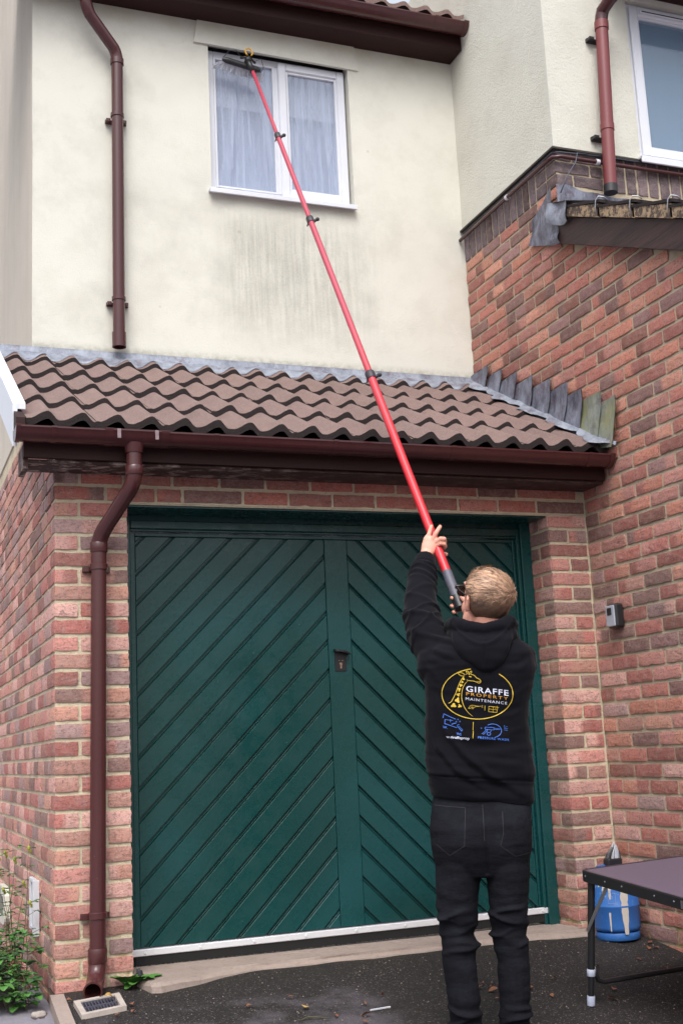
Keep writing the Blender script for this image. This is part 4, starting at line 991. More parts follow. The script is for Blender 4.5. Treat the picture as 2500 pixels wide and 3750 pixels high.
o=leafmesh(.040,.015,.012,10).build('fallen_leaf',simple('ochre_leaf',srgb(190,150,80),srgb(120,90,50),.6),None); o.location=(-.150,-.235,.028); o.rotation_euler=(.3,.5,.4); tag(o,'curled ochre leaf lying on the drain grate','leaf')
b=MB(); b.tube([(-.045,0,0),(.045,0,0)],[.004,.004],6); o=b.build('stick',simple('white_plastic_stick',srgb(190,190,196),None,.4),None); o.location=(.830,-.692,-.048); o.rotation_euler=(0,0,.12); tag(o,'thin white stick lying on the asphalt behind the worker','stick')
b=MB(); b.tube([(0,0,0),(.03,.01,.006),(.07,-.01,.004),(.10,-.05,.004)],[.002,.003,.002,.001],6); o=b.build('twig',M['stem'],None); o.location=(.50,-.70,-.05); tag(o,'thin dark twig on the asphalt','twig')
def rock(name,loc,r,mat,seed,label,cat):
    b=MB(); b.ell((0,0,0),r,seg=14,rings=9); rs=Vector((seed*3.1,0,0))
    b.v=[tuple(Vector(v)*(1+.7*noise.noise(Vector(v)*120+rs))) for v in b.v]; o=b.build(name,mat,None,smooth=True); o.location=loc; tag(o,label,cat); return o
rock('stone',(-.425,-.262,.0),(.030,.017,.013),M['stone'],2,'pale broken stone on the path beside the kerb','stone')
rock('stone',(.022,-.012,.070),(.014,.012,.020),simple('dark_slate',srgb(60,58,66),srgb(40,38,42),.8,20),4,'dark slate chip standing beside the brick pier','stone')
rock('chalk_lump',(2.47,-.66,-.038),(.016,.012,.010),M['stone'],5,'small white lump on the asphalt beneath the folding table','stone')
# leaf litter
b=MB(); rl=random.Random(4)
for i in range(700):
    x=PL-.03-abs(rl.gauss(0,.16)); y=rl.uniform(.30,3.2); s=rl.uniform(.5,1.2); L=leafmesh(.03*s,.009*s,.006,i)
    Rm=Matrix.Rotation(rl.uniform(0,6.3),3,'Z')@Matrix.Rotation(rl.uniform(-.7,.7),3,'X')
    b.add([tuple(Rm@Vector(v)+Vector((x,y,.005+rl.uniform(0,.02)-.02))) for v in L.v],L.f)
o=b.build('leaf_litter',M['dleaf'],None); tag(o,'brown dead leaves gathered along the foot of the side wall','leaf litter',kind='stuff')
# gravel specks on the asphalt
b=MB(); rl=random.Random(8)
for i in range(1300):
    x=rl.uniform(-.25,2.5); y=rl.uniform(-1.8,-.05); s=rl.choice([.0012,.0016,.002,.0026,.0034]); z=gplane(x,y)+.002
    if x<0 and y>-.40: continue
    q=[(x-s,y-s*.6,z),(x+s*.8,y-s,z),(x+s,y+s*.8,z),(x-s*.6,y+s,z),(x,y,z+s*1.2)]
    b.add(q,[(0,1,4),(1,2,4),(2,3,4),(3,0,4)])
o=b.build('grit',simple('pale_grit',srgb(150,138,130),srgb(96,86,80),.9,50),None); tag(o,'pale grit scattered over the dark asphalt','grit',kind='stuff')
# plants
def leaf_into(mb,base,dirv,L,Wd,mi=0,up=Vector((0,0,1)),droop=.3):
    d=Vector(dirv).normalized(); s=d.cross(up); s=s.normalized() if s.length>1e-4 else Vector((1,0,0)); nrm=s.cross(d); vs=[]
    for i in range(5):
        t=i/4; w=Wd*(math.sin(math.pi*(t*.86+.07)))**.75; c=Vector(base)+d*(L*t)-nrm*(droop*L*t*t)
        vs+=[c-s*w+nrm*w*.35,c,c+s*w+nrm*w*.35]
    mb.add([tuple(v) for v in vs],[(i*3+q,i*3+q+1,i*3+q+4,i*3+q+3) for i in range(4) for q in range(2)],mi)
rp_=random.Random(31)
sh=thing('shrub',(-.45,.3,-.02),'leafy green bramble with clover-like leaves growing along the side wall','plant')
stb=MB(); lfb=MB()
for i in range(24):
    x=rp_.uniform(-.66,-.375); y=rp_.uniform(-.02,.75); h=rp_.uniform(.10,.30) if i<17 else rp_.uniform(.35,.68)
    if i>=17: y=rp_.uniform(.35,.95); x=rp_.uniform(-.48,-.38)
    p=Vector((x,y,-.03)); pts=[p]; lean=Vector((rp_.uniform(-.25,.12),rp_.uniform(-.3,.1),1))
    for k in range(7):
        p=p+lean.normalized()*h/7+Vector((rp_.gauss(0,.008),rp_.gauss(0,.008),0)); p.x=min(p.x,PL-.03); pts.append(p.copy())
    stb.tube(pts,[.0028-.0003*k for k in range(8)],5)
    if i>=17: lfb.ell(tuple(pts[-1]),(.007,.007,.011),seg=8,rings=5,mi=2); lfb.ell(tuple(pts[-1]+Vector((.008,.01,-.016))),(.006,.006,.009),seg=8,rings=5,mi=2)
    for k in range(1 if i<17 else 2,8):
        for r in range(3 if i<17 else 2):
            a=rp_.uniform(0,6.28); st_=pts[k]; e=st_+Vector((math.cos(a),math.sin(a),rp_.uniform(0,.5)))*rp_.uniform(.02,.07 if i<17 else .04); e.x=min(e.x,PL-.02)
            stb.tube([st_,e],[.0012,.0008],4); s=rp_.uniform(.024,.044) if i<17 else rp_.uniform(.012,.022)
            for q in (-1,0,1):
                aa=a+q*1.3; leaf_into(lfb,e,(math.cos(aa),math.sin(aa),rp_.uniform(-.1,.5)),s,s*.48,rp_.choice([0,0,1]))
stb.build('stems',M['stem'],sh); lfb.build('foliage',[M['leaf'],M['leafd'],M['bud']],sh)
wd=thing('weed',(0,-.05,.03),'broad leaved green weed at the foot of the brick pier','plant')
b=MB()
for i in range(15):
    a=rp_.uniform(-2.9,.3); L=rp_.uniform(.05,.10); bx=rp_.uniform(-.05,.06)
    leaf_into(b,(bx,-.035,.034),(math.cos(a),math.sin(a)*.5,rp_.uniform(.1,1.1)),L,L*.42,droop=.35)
b.build('leaves',M['leaf'],wd); b=MB(); b.tube([(-.03,-.032,.02),(0,-.034,.045),(.03,-.03,.03)],.003,6); b.build('stem',M['stem'],wd)
# gas bottle
gx,gy,gz0=2.288,-.152,.012
gbx=thing('gas_bottle',(gx,gy,gz0),'blue gas bottle with cream paint drips standing against the brick wall','gas bottle')
b=MB(); c=(gx,gy,gz0)
pr=[(.06,.035),(.098,.038),(.108,.048),(.110,.06),(.110,.148),(.1125,.152),(.1125,.157),(.110,.161),(.110,.235),(.106,.262),(.092,.288),(.068,.306),(.04,.314),(0,.316)]
b.lathe(c,pr,40); b.build('body',M['bottle'],gbx,smooth=True)
b=MB(); b.lathe(c,[(.094,.034),(.102,.034),(.104,.030),(.103,.004),(.100,0),(.094,0),(.094,.034)],40); b.build('foot_ring',M['bottle'],gbx,smooth='auto')
b=MB(); b.lathe(c,[(.070,.300),(.074,.33),(.078,.332),(.078,.326),(.075,.30)],30,ang=(R(-40),R(240))); b.build('collar',M['bottle'],gbx,smooth='auto')
b=MB(); b.lathe(c,[(0,.330),(.014,.330),(.016,.322),(.014,.312)],16); b.build('valve',simple('brass',srgb(160,130,70),None,.35,metal=.8),gbx,smooth='auto')
def cyl(th,z,rr=.1106): 
    if z>.235: 
        zz=[.235,.262,.288,.306]; rrr=[.1106,.1068,.093,.069]
        for i in range(3):
            if z<=zz[i+1]: t=(z-zz[i])/(zz[i+1]-zz[i]); rr=rrr[i]*(1-t)+rrr[i+1]*t; break
    return (gx+(rr+.0008)*math.cos(th),gy+(rr+.0008)*math.sin(th),gz0+z)
b=MB(); rl=random.Random(2)
th0=math.atan2(-5.35-gy,-1.05-gx)   # side of the bottle that faces the drive
def drip(t0,t1,z0,z1,wob):
    n=16; vs=[]
    for i in range(n+1):
        z=z1+(z0-z1)*i/n; taper=1-.55*(i/n)**2; m_=(t0+t1)/2; w=(t1-t0)/2*taper*(1+wob*noise.noise(Vector((z*60,t0*9,0)))); vs+=[cyl(m_-w,z),cyl(m_,z),cyl(m_+w,z)]
    b.add(vs,[(i*3+q,i*3+q+1,i*3+q+4,i*3+q+3) for i in range(n) for q in range(2)])
drip(th0+.22,th0+.56,.030,.262,.35); drip(th0-.30,th0-.22,.045,.13,.3); drip(th0-.55,th0-.46,.21,.262,.5); drip(th0-.28,th0-.14,.19,.262,.4)
n=30; vs=[]
for i in range(n+1):
    t=th0-.75+1.35*i/n; h=.012*math.sin(math.pi*i/n)+.004*noise.noise(Vector((i*.6,0,0))); vs+=[cyl(t,.243+.006*math.sin(i*.5)),cyl(t,.262+h)]
b.add(vs,[(2*i,2*i+2,2*i+3,2*i+1) for i in range(n)]); b.build('paint_drip',M['paint'],gbx)
b=MB()
for (t0,t1,z0,z1) in ((-.30,.02,.170,.172),(-.30,.02,.218,.220),(-.30,-.288,.170,.22),(.008,.02,.170,.22),(-.2,-.08,.200,.203),(-.2,-.1,.192,.195),(-.62,-.45,.20,.204),(-.60,-.50,.185,.188),(-.6,-.44,.226,.229)):
    K=6; vs=[]
    for i in range(K+1): t=th0+t0+(t1-t0)*i/K; vs+=[cyl(t,z0,.1108),cyl(t,z1,.1108)]
    b.add(vs,[(2*i,2*i+2,2*i+3,2*i+1) for i in range(K)])
b.build('worn_label',simple('worn_label_white',srgb(170,180,200),srgb(60,110,180),.6,200),gbx)
# brush head resting on the bottle, in the corner
bb=thing('paint_brush',(2.335,-.085,.385),'old brush with black and white bristles standing in the wall corner behind the table','brush')
b=MB(); b.box(2.295,2.375,-.115,-.06,.335,.372,b=.006); b.build('stock',M['black'],bb)
b=MB(); rl=random.Random(6)
for i in range(170):
    u=rl.uniform(-1,1); v=rl.uniform(-1,1); dark=abs(u)>.72 or rl.random()<.2
    p0=Vector((2.335+u*.036,-.088+v*.022,.372)); p2=Vector((2.345+u*.012+.008,-.085+v*.010,.452-.03*abs(u)-rl.uniform(0,.015))); p1=(p0+p2)/2+Vector((u*.008,0,0))
    b.tube([p0,p1,p2],[.0016,.0014,.0006],4,mi=1 if dark else 0)
b.build('bristles',[M['bristle'],M['black']],bb)
# folding table
CT=Vector((1.606,-.971,.438)); S_=Vector((math.cos(R(8)),math.sin(R(8)),.12*math.sin(R(8)))); L_=Vector((.139,-.990,-.119)); UPV=Vector((0,0,1))
tb=thing('folding_table',(CT.x+.3,CT.y-.5,-.12),'low folding camping table with grey top and black metal frame','table')
def tp(u,v,h): p=CT+S_*u+L_*v; return (p.x,p.y,p.z+h)
def tround(u0,u1,v0,v1,r,n=6):
    out=[]
    for cu,cv,a0 in ((u1-r,v1-r,0),(u0+r,v1-r,90),(u0+r,v0+r,180),(u1-r,v0+r,270)):
        for k in range(n+1): a=R(a0+90*k/n); out.append((cu+r*math.cos(a),cv+r*math.sin(a)))
    return out
TU,TV=.68,1.2
b=MB()
o1=tround(0,TU,0,TV,.03); i1=tround(.012,TU-.012,.012,TV-.012,.022); n=len(o1)
vs=[tp(u,v,-.042) for u,v in o1]+[tp(u,v,-.004) for u,v in o1]+[tp(u,v,0) for u,v in tround(.003,TU-.003,.003,TV-.003,.028)]+[tp(u,v,0) for u,v in i1]+[tp(u,v,-.042) for u,v in i1]
b.add(vs,[(r*n+k,r*n+(k+1)%n,((r+1)%5)*n+(k+1)%n,((r+1)%5)*n+k) for r in range(5) for k in range(n)]); b.build('frame',M['blackmetal'],tb,smooth='auto')
for v0,v1 in ((.012,.597),(.603,TV-.012)):
    b=MB(); q=tround(.0125,TU-.0125,v0,v1,.018); b.prism([tp(u,v,-.012) for u,v in q],(0,0,.0105)); b.build('table_top',M['ttop'],tb)
for v in (.035,.150,.245,.42,.52,.7,.85,1.0,1.15):
    b=MB(); b.lathe((0,0,0),[(0,-.0025),(.003,-.002),(.0045,0)],10,axis='X'); P_=Vector(tp(-.0,v,-.02)); b.v=[tuple(Vector(q)+P_) for q in b.v]; b.build('rivet',M['steel'],tb,smooth=True)
b=MB(); 
q=[tp(-.003,.56,-.008),tp(-.003,.66,-.008),tp(-.003,.66,-.036),tp(-.003,.56,-.036)]; b.prism(q,tuple(-S_*.003))
q=[tp(-.006,.575,-.012),tp(-.006,.65,-.018),tp(-.006,.65,-.030),tp(-.006,.575,-.026)]; b.prism(q,tuple(-S_*.003)); b.build('hinge',M['steel'],tb)
for v,sv in ((.045,1),(TV-.045,-1)):
    LG=[]
    for u in (.022,TU-.022):
        x,y,z=tp(u,v,-.03); gzz=gplane(x,y)+.002
        if abs(v-.045)<.01 and u<.1: x2,y2=1.618,-.958
        else: x2,y2=x+.004,y+.004
        P0=Vector((x,y,z));P1=Vector((x2,y2,gplane(x2,y2)+.004)); lg=MB(); at=lambda t:P0+(P1-P0)*t; LG.append((P0,P1))
        lg.tube([at(0),at(.74)],[.0145,.0145],16); lg.tube([at(.74),at(.93)],[.0125,.0125],16); leg=lg.build('leg',M['blackmetal'],tb,smooth='auto')
        b=MB(); b.tube([at(.715),at(.720),at(.765),at(.770)],[.0155,.017,.017,.0155],16); b.build('sleeve',simple('pale_sleeve',srgb(188,194,214),None,.4),leg,smooth='auto')
        b=MB(); b.tube([at(.925),at(.93),at(.985),at(1)],[.0150,.016,.016,.015],16); b.build('foot',simple('pale_foot',srgb(182,188,210),None,.4),leg,smooth='auto')
        # folding strut
        b=MB(); A=at(.40); Bq=Vector(tp(u,v+sv*.11,-.035)); d=(Bq-A); w=Vector((0,0,1)).cross(d).normalized(); o_=-S_*.017 if u<.1 else S_*.017
        nrm=d.cross(S_).normalized()*.008
        b.prism([tuple(A+o_-nrm-d*.04),tuple(A+o_+nrm-d*.04),tuple(Bq+o_+nrm),tuple(Bq+o_-nrm)],tuple(S_*.002)); b.build('strut',M['steel'],tb)
    pa,pb=[P0_+(P1_-P0_)*.80 for P0_,P1_ in LG]; e_=(pb-pa).normalized(); zz=Vector((0,0,1))
    pts=[pa+zz*.05+e_*.022,pa+zz*.02+e_*.024,pa-zz*.005+e_*.035,pa-zz*.015+e_*.06,pb-zz*.015-e_*.06,pb-zz*.005-e_*.035,pb+zz*.02-e_*.024,pb+zz*.05-e_*.022]
    b=MB(); b.tube(pts,.0105,12); b.build('cross_tube',M['blackmetal'],tb,smooth=True)
# ================= WATER-FED POLE
PB=Vector((1.147,-.98,1.505)); PT=Vector((1.006,1.07,5.072)); pd=PT-PB; at=lambda t:tuple(PB+pd*t)
pole=thing('telescopic_pole',tuple(PB),'long red telescopic window cleaning pole with a brush on its end','pole')
for (t0,t1,r) in ((.040,.335,.0192),(.325,.630,.0160),(.620,.824,.0135),(.814,.995,.0110)):
    b=MB(); b.tube([at(t0),at(t1)],[r,r],20); b.build('pole_section',M['red'],pole,smooth='auto')
b=MB(); b.tube([at(.0),at(.0415)],[.0215,.0215],20); gp=b.build('grip',M['greygrip'],pole,smooth='auto')
b=MB(); b.tube([at(-.004),at(.0105)],[.0225,.0225],20); build_each(b,'end_cap',M['black'],gp,smooth='auto')
for t,r in ((.329,.0192),(.6245,.0160),(.8185,.0135)):
    b=MB(); P_=Vector(at(t)); d=pd.normalized(); b.tube([P_-d*.022,P_-d*.018,P_+d*.022,P_+d*.026],[r+.002,r+.0045,r+.0045,r+.002],20)
    side=Vector((.80,-.55,.2)).normalized(); b.tube([P_+side*(r+.002)-d*.012,P_+side*(r+.020)-d*.008],[.009,.007],10); b.ell(P_+side*(r+.022)-d*.008,(.011,.011,.011),seg=10,rings=7)
    b.tube([P_-side*(r+.002)-d*.02,P_-side*(r+.012)-d*.034],[.006,.003],8); b.build('clamp',simple('dark_clamp',srgb(58,52,60),srgb(34,30,36),.5,40),pole,smooth='auto')
# brush head
hb0=Vector((.828,1.085,5.112)); hb1=Vector((1.070,1.085,5.072)); hd=(hb1-hb0).normalized()
b=MB(); n=10; b.tube([hb0+(hb1-hb0)*(i/n) for i in range(n+1)],[(.010,.008)]+[(.019,.016)]*(n-1)+[(.010,.008)],14); stock=b.build('brush_stock',M['black'],pole,smooth='auto')
b=MB(); jt=Vector(at(.99)); b.tube([jt,Vector((.985,1.070,5.115)),Vector((.975,1.085,5.108))],[.017,.020,.014],12); b.ell((.985,1.062,5.118),(.022,.020,.020),seg=14,rings=9); b.tube([(.935,1.060,5.122),(.99,1.055,5.135),(1.03,1.06,5.10)],.007,8); b.build('brush_joint',M['black'],pole,smooth=True)
b=MB(); rl=random.Random(9)
for i in range(230):
    t=rl.random(); p0=hb0+(hb1-hb0)*t; fan=(t-.5)*.05-(.03 if t<.06 else 0); e=p0+Vector((fan+rl.gauss(0,.003),rl.uniform(.018,.050),-rl.uniform(.030,.058)))
    b.tube([p0+Vector((0,.008,-.012)),(p0+e)/2+Vector((0,.006,-.002)),e],[.0022,.0022,.0018],4)
b.build('bristles',M['bristle'],pole)
b=MB(); c=Vector((.986,1.045,5.160)); pts=[]
for k in range(21):
    t=R(-60+300*k/20); pts.append(c+Vector((.022*math.cos(t),.006*math.sin(t),.028*math.sin(t))))
b.tube(pts,.0048,10); b.build('hose_loop',M['yellow'],pole,smooth=True)
b=MB(); b.tube([(.93,1.05,5.13),(.90,1.03,5.15),(.86,1.05,5.15),(.835,1.10,5.125)],.0022,6); b.tube([(1.02,1.06,5.11),(1.06,1.04,5.125),(1.085,1.07,5.09),(1.07,1.10,5.06)],.0022,6); b.build('jet_tube',M['cable'],pole,smooth=True)

# ================= PERSON
RZ=-R(28); PO=Vector((1.09,-1.2,-.113))
person=thing('person',tuple(PO),'person in black hooded sweatshirt and black jeans seen from behind, reaching up with a pole','person',rz=RZ)
def remesh(mb,vox,sm,name,mat,fac=.5):
    me=bpy.data.meshes.new('tmp'); me.from_pydata(mb.v,[],mb.f); bm=bmesh.new(); bm.from_mesh(me); bmesh.ops.recalc_face_normals(bm,faces=bm.faces); bm.to_mesh(me); bm.free()
    o=bpy.data.objects.new('tmp',me); COL.objects.link(o)
    r=o.modifiers.new('r','REMESH'); r.mode='VOXEL'; r.voxel_size=vox; r.use_smooth_shade=True
    s=o.modifiers.new('s','SMOOTH'); s.factor=fac; s.iterations=sm
    dg=bpy.context.evaluated_depsgraph_get(); m2=bpy.data.meshes.new_from_object(o.evaluated_get(dg)); m2.name=name
    bpy.data.objects.remove(o); m2.materials.clear(); m2.materials.append(mat); m2.polygons.foreach_set('use_smooth',[True]*len(m2.polygons)); return m2
def link(name,me,parent):
    o=bpy.data.objects.new(name,me); COL.objects.link(o); o.parent=parent; return o
def getv(me): a=np.empty(len(me.vertices)*3); me.vertices.foreach_get('co',a); return a.reshape(-1,3)
def getn(me): a=np.empty(len(me.vertices)*3); me.vertex_normals.foreach_get('vector',a); return a.reshape(-1,3)
def setv(me,a): me.vertices.foreach_set('co',a.reshape(-1)); me.update()
def sm01(x): x=np.clip(x,0,1); return x*x*(3-2*x)
def vnoise(P,s,seed=0): return np.array([noise.noise(Vector((p[0]*s[0]+seed,p[1]*s[1],p[2]*s[2]))) for p in P])
def loft(mb,rings,seg=28):   # (z,cx,cy,rx,ry,p)
    vs=[]
    for (z,cx,cy,rx,ry,p) in rings:
        for k in range(seg):
            t=2*math.pi*k/seg; c,s=math.cos(t),math.sin(t)
            vs.append((cx+rx*abs(c)**(2/p)*(1 if c>=0 else -1),cy+ry*abs(s)**(2/p)*(1 if s>=0 else -1),z))
    n=len(rings); fs=[(i*seg+k,i*seg+(k+1)%seg,(i+1)*seg+(k+1)%seg,(i+1)*seg+k) for i in range(n-1) for k in range(seg)]
    fs+=[tuple(range(seg-1,-1,-1)),tuple((n-1)*seg+k for k in range(seg))]; mb.add(vs,fs)
# head frame
ph,th=R(29),R(24)
hf=Vector((-math.sin(ph)*math.cos(th),math.cos(ph)*math.cos(th),math.sin(th))); hr=Vector((math.cos(ph),math.sin(ph),0)); hu=hr.cross(hf)
rollh=R(-3); hr,hu=hr*math.cos(rollh)+hu*math.sin(rollh),hu*math.cos(rollh)-hr*math.sin(rollh)
HM=Matrix((hr,hf,hu)).transposed(); HC=Vector((.060,.0,1.606)); HS=1.12
def H(x,y,z): return HC+HM@(Vector((x,y,z))*HS)
B=MB()
def hell(c,r): B.ell(H(*c),tuple(q*HS for q in r),M=HM)
hell((0,0,.01),(.076,.096,.088)); hell((0,.032,-.040),(.062,.060,.072)); hell((0,.066,-.098),(.028,.026,.020)); hell((.034,.052,-.045),(.028,.030,.032)); hell((-.034,.052,-.045),(.028,.030,.032))
hell((.048,.02,-.075),(.018,.03,.028)); hell((-.048,.02,-.075),(.018,.03,.028))
B.tube([H(0,.086,.005),H(0,.104,-.022),H(0,.098,-.034)],[.008,.0125,.013],12); hell((0,.083,.02),(.050,.014,.012)); hell((.029,.083,.0),(.013,.010,.010)); hell((-.029,.083,.0),(.013,.010,.010)); hell((0,.092,-.062),(.021,.009,.0055)); hell((0,.091,-.072),(.019,.009,.006))
for s in (-1,1):
    B.tube([H(s*.074,-.012,-.038),H(s*.082,-.016,-.018),H(s*.086,-.017,.004),H(s*.080,-.004,.014),H(s*.076,.004,.002),H(s*.075,.004,-.030),H(s*.073,-.004,-.044)],[.0065,.006,.006,.006,.005,.005,.006],8); hell((s*.077,-.005,-.016),(.005,.012,.024))
B.tube([H(0,-.030,-.035),H(0,-.034,-.085),(.035,-.005,1.475),(.03,.0,1.40)],[.058,.056,.058,.075],20)
loft(B,[(.86,-.015,0,.155,.10,2.4),(1.0,-.01,0,.15,.10,2.4),(1.2,0,0,.165,.10,2.4),(1.34,.005,0,.175,.10,2.3),(1.41,.01,0,.13,.08,2.2),(1.45,.02,0,.07,.06,2)])
loft(B,[(.62,-.028,0,.12,.06,2.6),(.75,-.025,-.0,.15,.085,2.4),(.90,-.015,0,.145,.085,2.4)])
for x0,x1,x2 in ((-.115,-.138,-.130),(.062,.056,.054)): B.tube([(x0,0,.68),(x0,0,.60),((x0+x1)/2,.0,.46),(x1,.005,.36),(x1,-.01,.26),(x2,0,.06)],[.074,.070,.056,.050,.050,.038],16); B.tube([(x2,0,.06),(x2,.03,.03),(x2,.10,.022)],[.036,.036,.028],12)
LA=[(-.135,.0,1.385),(-.186,.07,1.49),(-.214,.15,1.60),(-.207,.22,1.70),(-.193,.285,1.79),(-.182,.330,1.843)]
B.tube(LA+[(-.176,.336,1.860)],[.062,.052,.043,.040,.033,.026,.025],16)
RA=[(.165,.02,1.375),(.163,.15,1.385),(.150,.275,1.425),(.085,.290,1.51),(.020,.265,1.585)]; B.tube(RA,[.06,.052,.044,.036,.027],16)
# left hand closed round the pole
B.tube([(-.179,.334,1.852),(-.166,.338,1.880),(-.152,.342,1.910),(-.146,.344,1.922)],[(.018,.026),(.016,.034),(.014,.038),(.010,.034)],16,up=(0.2,-.9,.35))
B.tube([(-.168,.342,1.912),(-.163,.344,1.938),(-.156,.350,1.960),(-.150,.358,1.979)],[.0105,.0098,.0090,.0075],10)
B.tube([(-.148,.336,1.912),(-.134,.330,1.937),(-.122,.334,1.955),(-.112,.345,1.971)],[.0108,.0100,.0092,.0078],10)
B.tube([(-.134,.334,1.902),(-.115,.322,1.912),(-.101,.332,1.912),(-.099,.352,1.903),(-.108,.370,1.895)],[.0108,.0105,.0102,.0095,.008],10)
B.tube([(-.136,.338,1.886),(-.116,.326,1.893),(-.102,.336,1.890),(-.098,.354,1.882),(-.106,.370,1.876)],[.0098,.0092,.009,.0084,.007],10)
B.tube([(-.172,.348,1.868),(-.155,.374,1.866),(-.132,.388,1.862),(-.108,.386,1.856),(-.094,.376,1.852)],[.014,.0125,.011,.0105,.0085],10)
# right hand under the end of the pole, fingers coming round its left side
B.tube([(.010,.262,1.592),(-.010,.256,1.615),(-.022,.256,1.640)],[(.020,.028),(.016,.036),(.013,.034)],16,up=(1,.2,.3))
for z,zz,l in ((1.650,1.655,.0),(1.625,1.622,-.003),(1.604,1.597,.003)):
    B.tube([(-.018,.270,z),(-.046,.276,z+.004),(-.074+l,.262,zz+.002),(-.083+l,.238,zz-.004),(-.078+l,.218,zz-.008)],[.0105,.010,.0098,.009,.0075],10)
B.tube([(-.016,.262,1.650),(-.014,.268,1.675),(-.020,.262,1.698),(-.024,.254,1.716)],[.0105,.0098,.009,.0075],10)
B.tube([(.004,.242,1.600),(-.014,.218,1.618),(-.034,.204,1.636),(-.046,.204,1.652)],[.014,.012,.0105,.0085],10)
me=remesh(B,.0034,3,'body',M['skin']); body=link('body',me,person)
# hoodie
Hd=MB()
loft(Hd,[(.852,-.012,0,.188,.118,2.5),(.87,-.012,0,.198,.126,2.5),(.93,-.012,0,.202,.130,2.5),(.955,-.012,-.004,.206,.134,2.4),(1.02,-.011,-.004,.204,.134,2.4),(1.10,-.014,-.002,.197,.130,2.4),(1.18,-.010,-.002,.196,.128,2.5),(1.26,.004,-.004,.202,.130,2.5),(1.33,.012,-.006,.213,.132,2.5),(1.39,.008,-.006,.212,.125,2.4),(1.435,.012,-.004,.185,.108,2.3),(1.47,.022,-.004,.14,.088,2.2),(1.50,.030,-.004,.090,.068,2)])
Hd.ell((-.150,.0,1.372),(.078,.088,.085)); Hd.ell((.155,.01,1.370),(.076,.088,.080))
Hd.tube([(-.120,.0,1.375),(-.176,.06,1.475),(-.204,.13,1.575),(-.206,.20,1.675),(-.194,.270,1.765),(-.184,.318,1.826),(-.181,.329,1.842)],[.090,.080,.070,.062,.052,.044,.037],22)
Hd.tube([(.150,.0,1.37),(.166,.12,1.375),(.158,.245,1.405),(.138,.285,1.44),(.088,.293,1.51),(.048,.279,1.556)],[.080,.070,.060,.056,.046,.038],20)
me=remesh(Hd,.0062,5,'hoodie',M['hood']); V=getv(me)
# --- creases
me.update(); N=getn(me); disp=np.zeros(len(V))
ax=np.array([(-.120,.0,1.375),(-.176,.06,1.475),(-.206,.13,1.575),(-.206,.20,1.675),(-.194,.270,1.765),(-.181,.329,1.842)])
best=np.full(len(V),9.);sp_=np.zeros(len(V)); acc=0
for i in range(len(ax)-1):
    a,b_=ax[i],ax[i+1]; L=np.linalg.norm(b_-a); t=np.clip(((V-a)@(b_-a))/L**2,0,1); d=np.linalg.norm(V-(a+t[:,None]*(b_-a)),axis=1); mk=d<best; best[mk]=d[mk]; sp_[mk]=acc+t[mk]*L; acc+=L
arm=sm01((.105-best)/.02)
def ridge(x,w): return np.exp(-(x/w)**2)
tw=V[:,0]*1.0+V[:,2]*0
for s0,amp,w,tilt in ((.115,.008,.012,.9),(.155,.007,.010,-.8),(.205,.010,.011,.7),(.245,.006,.010,-.5),(.300,.005,.012,.6),(.36,.004,.014,-.7),(.415,.004,.010,.4),(.452,.009,.009,.35),(.488,.010,.008,.25),(.515,.008,.007,.1)):
    disp+=arm*amp*ridge(sp_-s0+tilt*(V[:,0]+.20)+.012*vnoise(V,(14,14,14),s0*40),w)
disp-=arm*.004*(ridge(sp_-.527,.004))
back=(V[:,1]<0.02)&(best>.07)
wB=np.where(back,1.,.25)*sm01((best-.05)/.03)
n1=vnoise(V,(5,5,17),3); n2=vnoise(V,(11,9,26),9); n3=vnoise(V,(3.5,3,6),21)
n4=vnoise(V,(7,6,55),31); disp+=wB*(.0050*n1+.0034*n2+.006*n3+.0022*n4)
def fold(pts,amp,w,two=True):
    global disp
    pts=np.array(pts); best_=np.full(len(V),9.); sg=np.zeros(len(V)); ff=np.zeros(len(V))
    for i in range(len(pts)-1):
        a,b_=pts[i],pts[i+1]; d_=b_-a; L=np.linalg.norm(d_); q=V[:,[0,2]]-a; t=np.clip((q@d_)/L**2,0,1); e=q-t[:,None]*d_; d=np.linalg.norm(e,axis=1); mk=d<best_; best_[mk]=d[mk]; sg[mk]=(d_[0]*q[mk,1]-d_[1]*q[mk,0])/L; ff[mk]=(i+t[mk])/(len(pts)-1)
    m_=np.where(V[:,1]<.05,1.,0.)*np.sin(np.pi*np.clip(ff*.9+.05,0,1))**.5
    disp+=m_*(amp*np.exp(-(best_/w)**2)-(amp*.6*np.exp(-((sg+w*1.3)/w)**2)*(best_<w*3) if two else 0))
fold([(-.16,1.22),(-.13,1.12),(-.06,1.02),(.03,.95),(.13,.905)],.008,.014)
fold([(-.19,1.16),(-.16,1.05),(-.10,.97),(-.02,.92)],.006,.012)
fold([(.17,1.12),(.09,1.095),(.0,1.085),(-.08,1.10)],.006,.012)
fold([(.18,1.19),(.12,1.165),(.06,1.16)],.006,.010)
fold([(.19,1.27),(.13,1.235),(.07,1.225)],.005,.010)
fold([(-.19,1.30),(-.14,1.27),(-.08,1.26)],.005,.012)
fold([(-.17,1.43),(-.12,1.40),(-.07,1.385)],.007,.012)
fold([(-.15,1.47),(-.10,1.452),(-.06,1.44)],.006,.010)
fold([(-.19,1.37),(-.15,1.32),(-.13,1.26)],.006,.013)
fold([(.20,1.36),(.16,1.33),(.10,1.33)],.006,.012)
fold([(.15,.99),(.06,1.0),(-.03,1.01)],.004,.012)
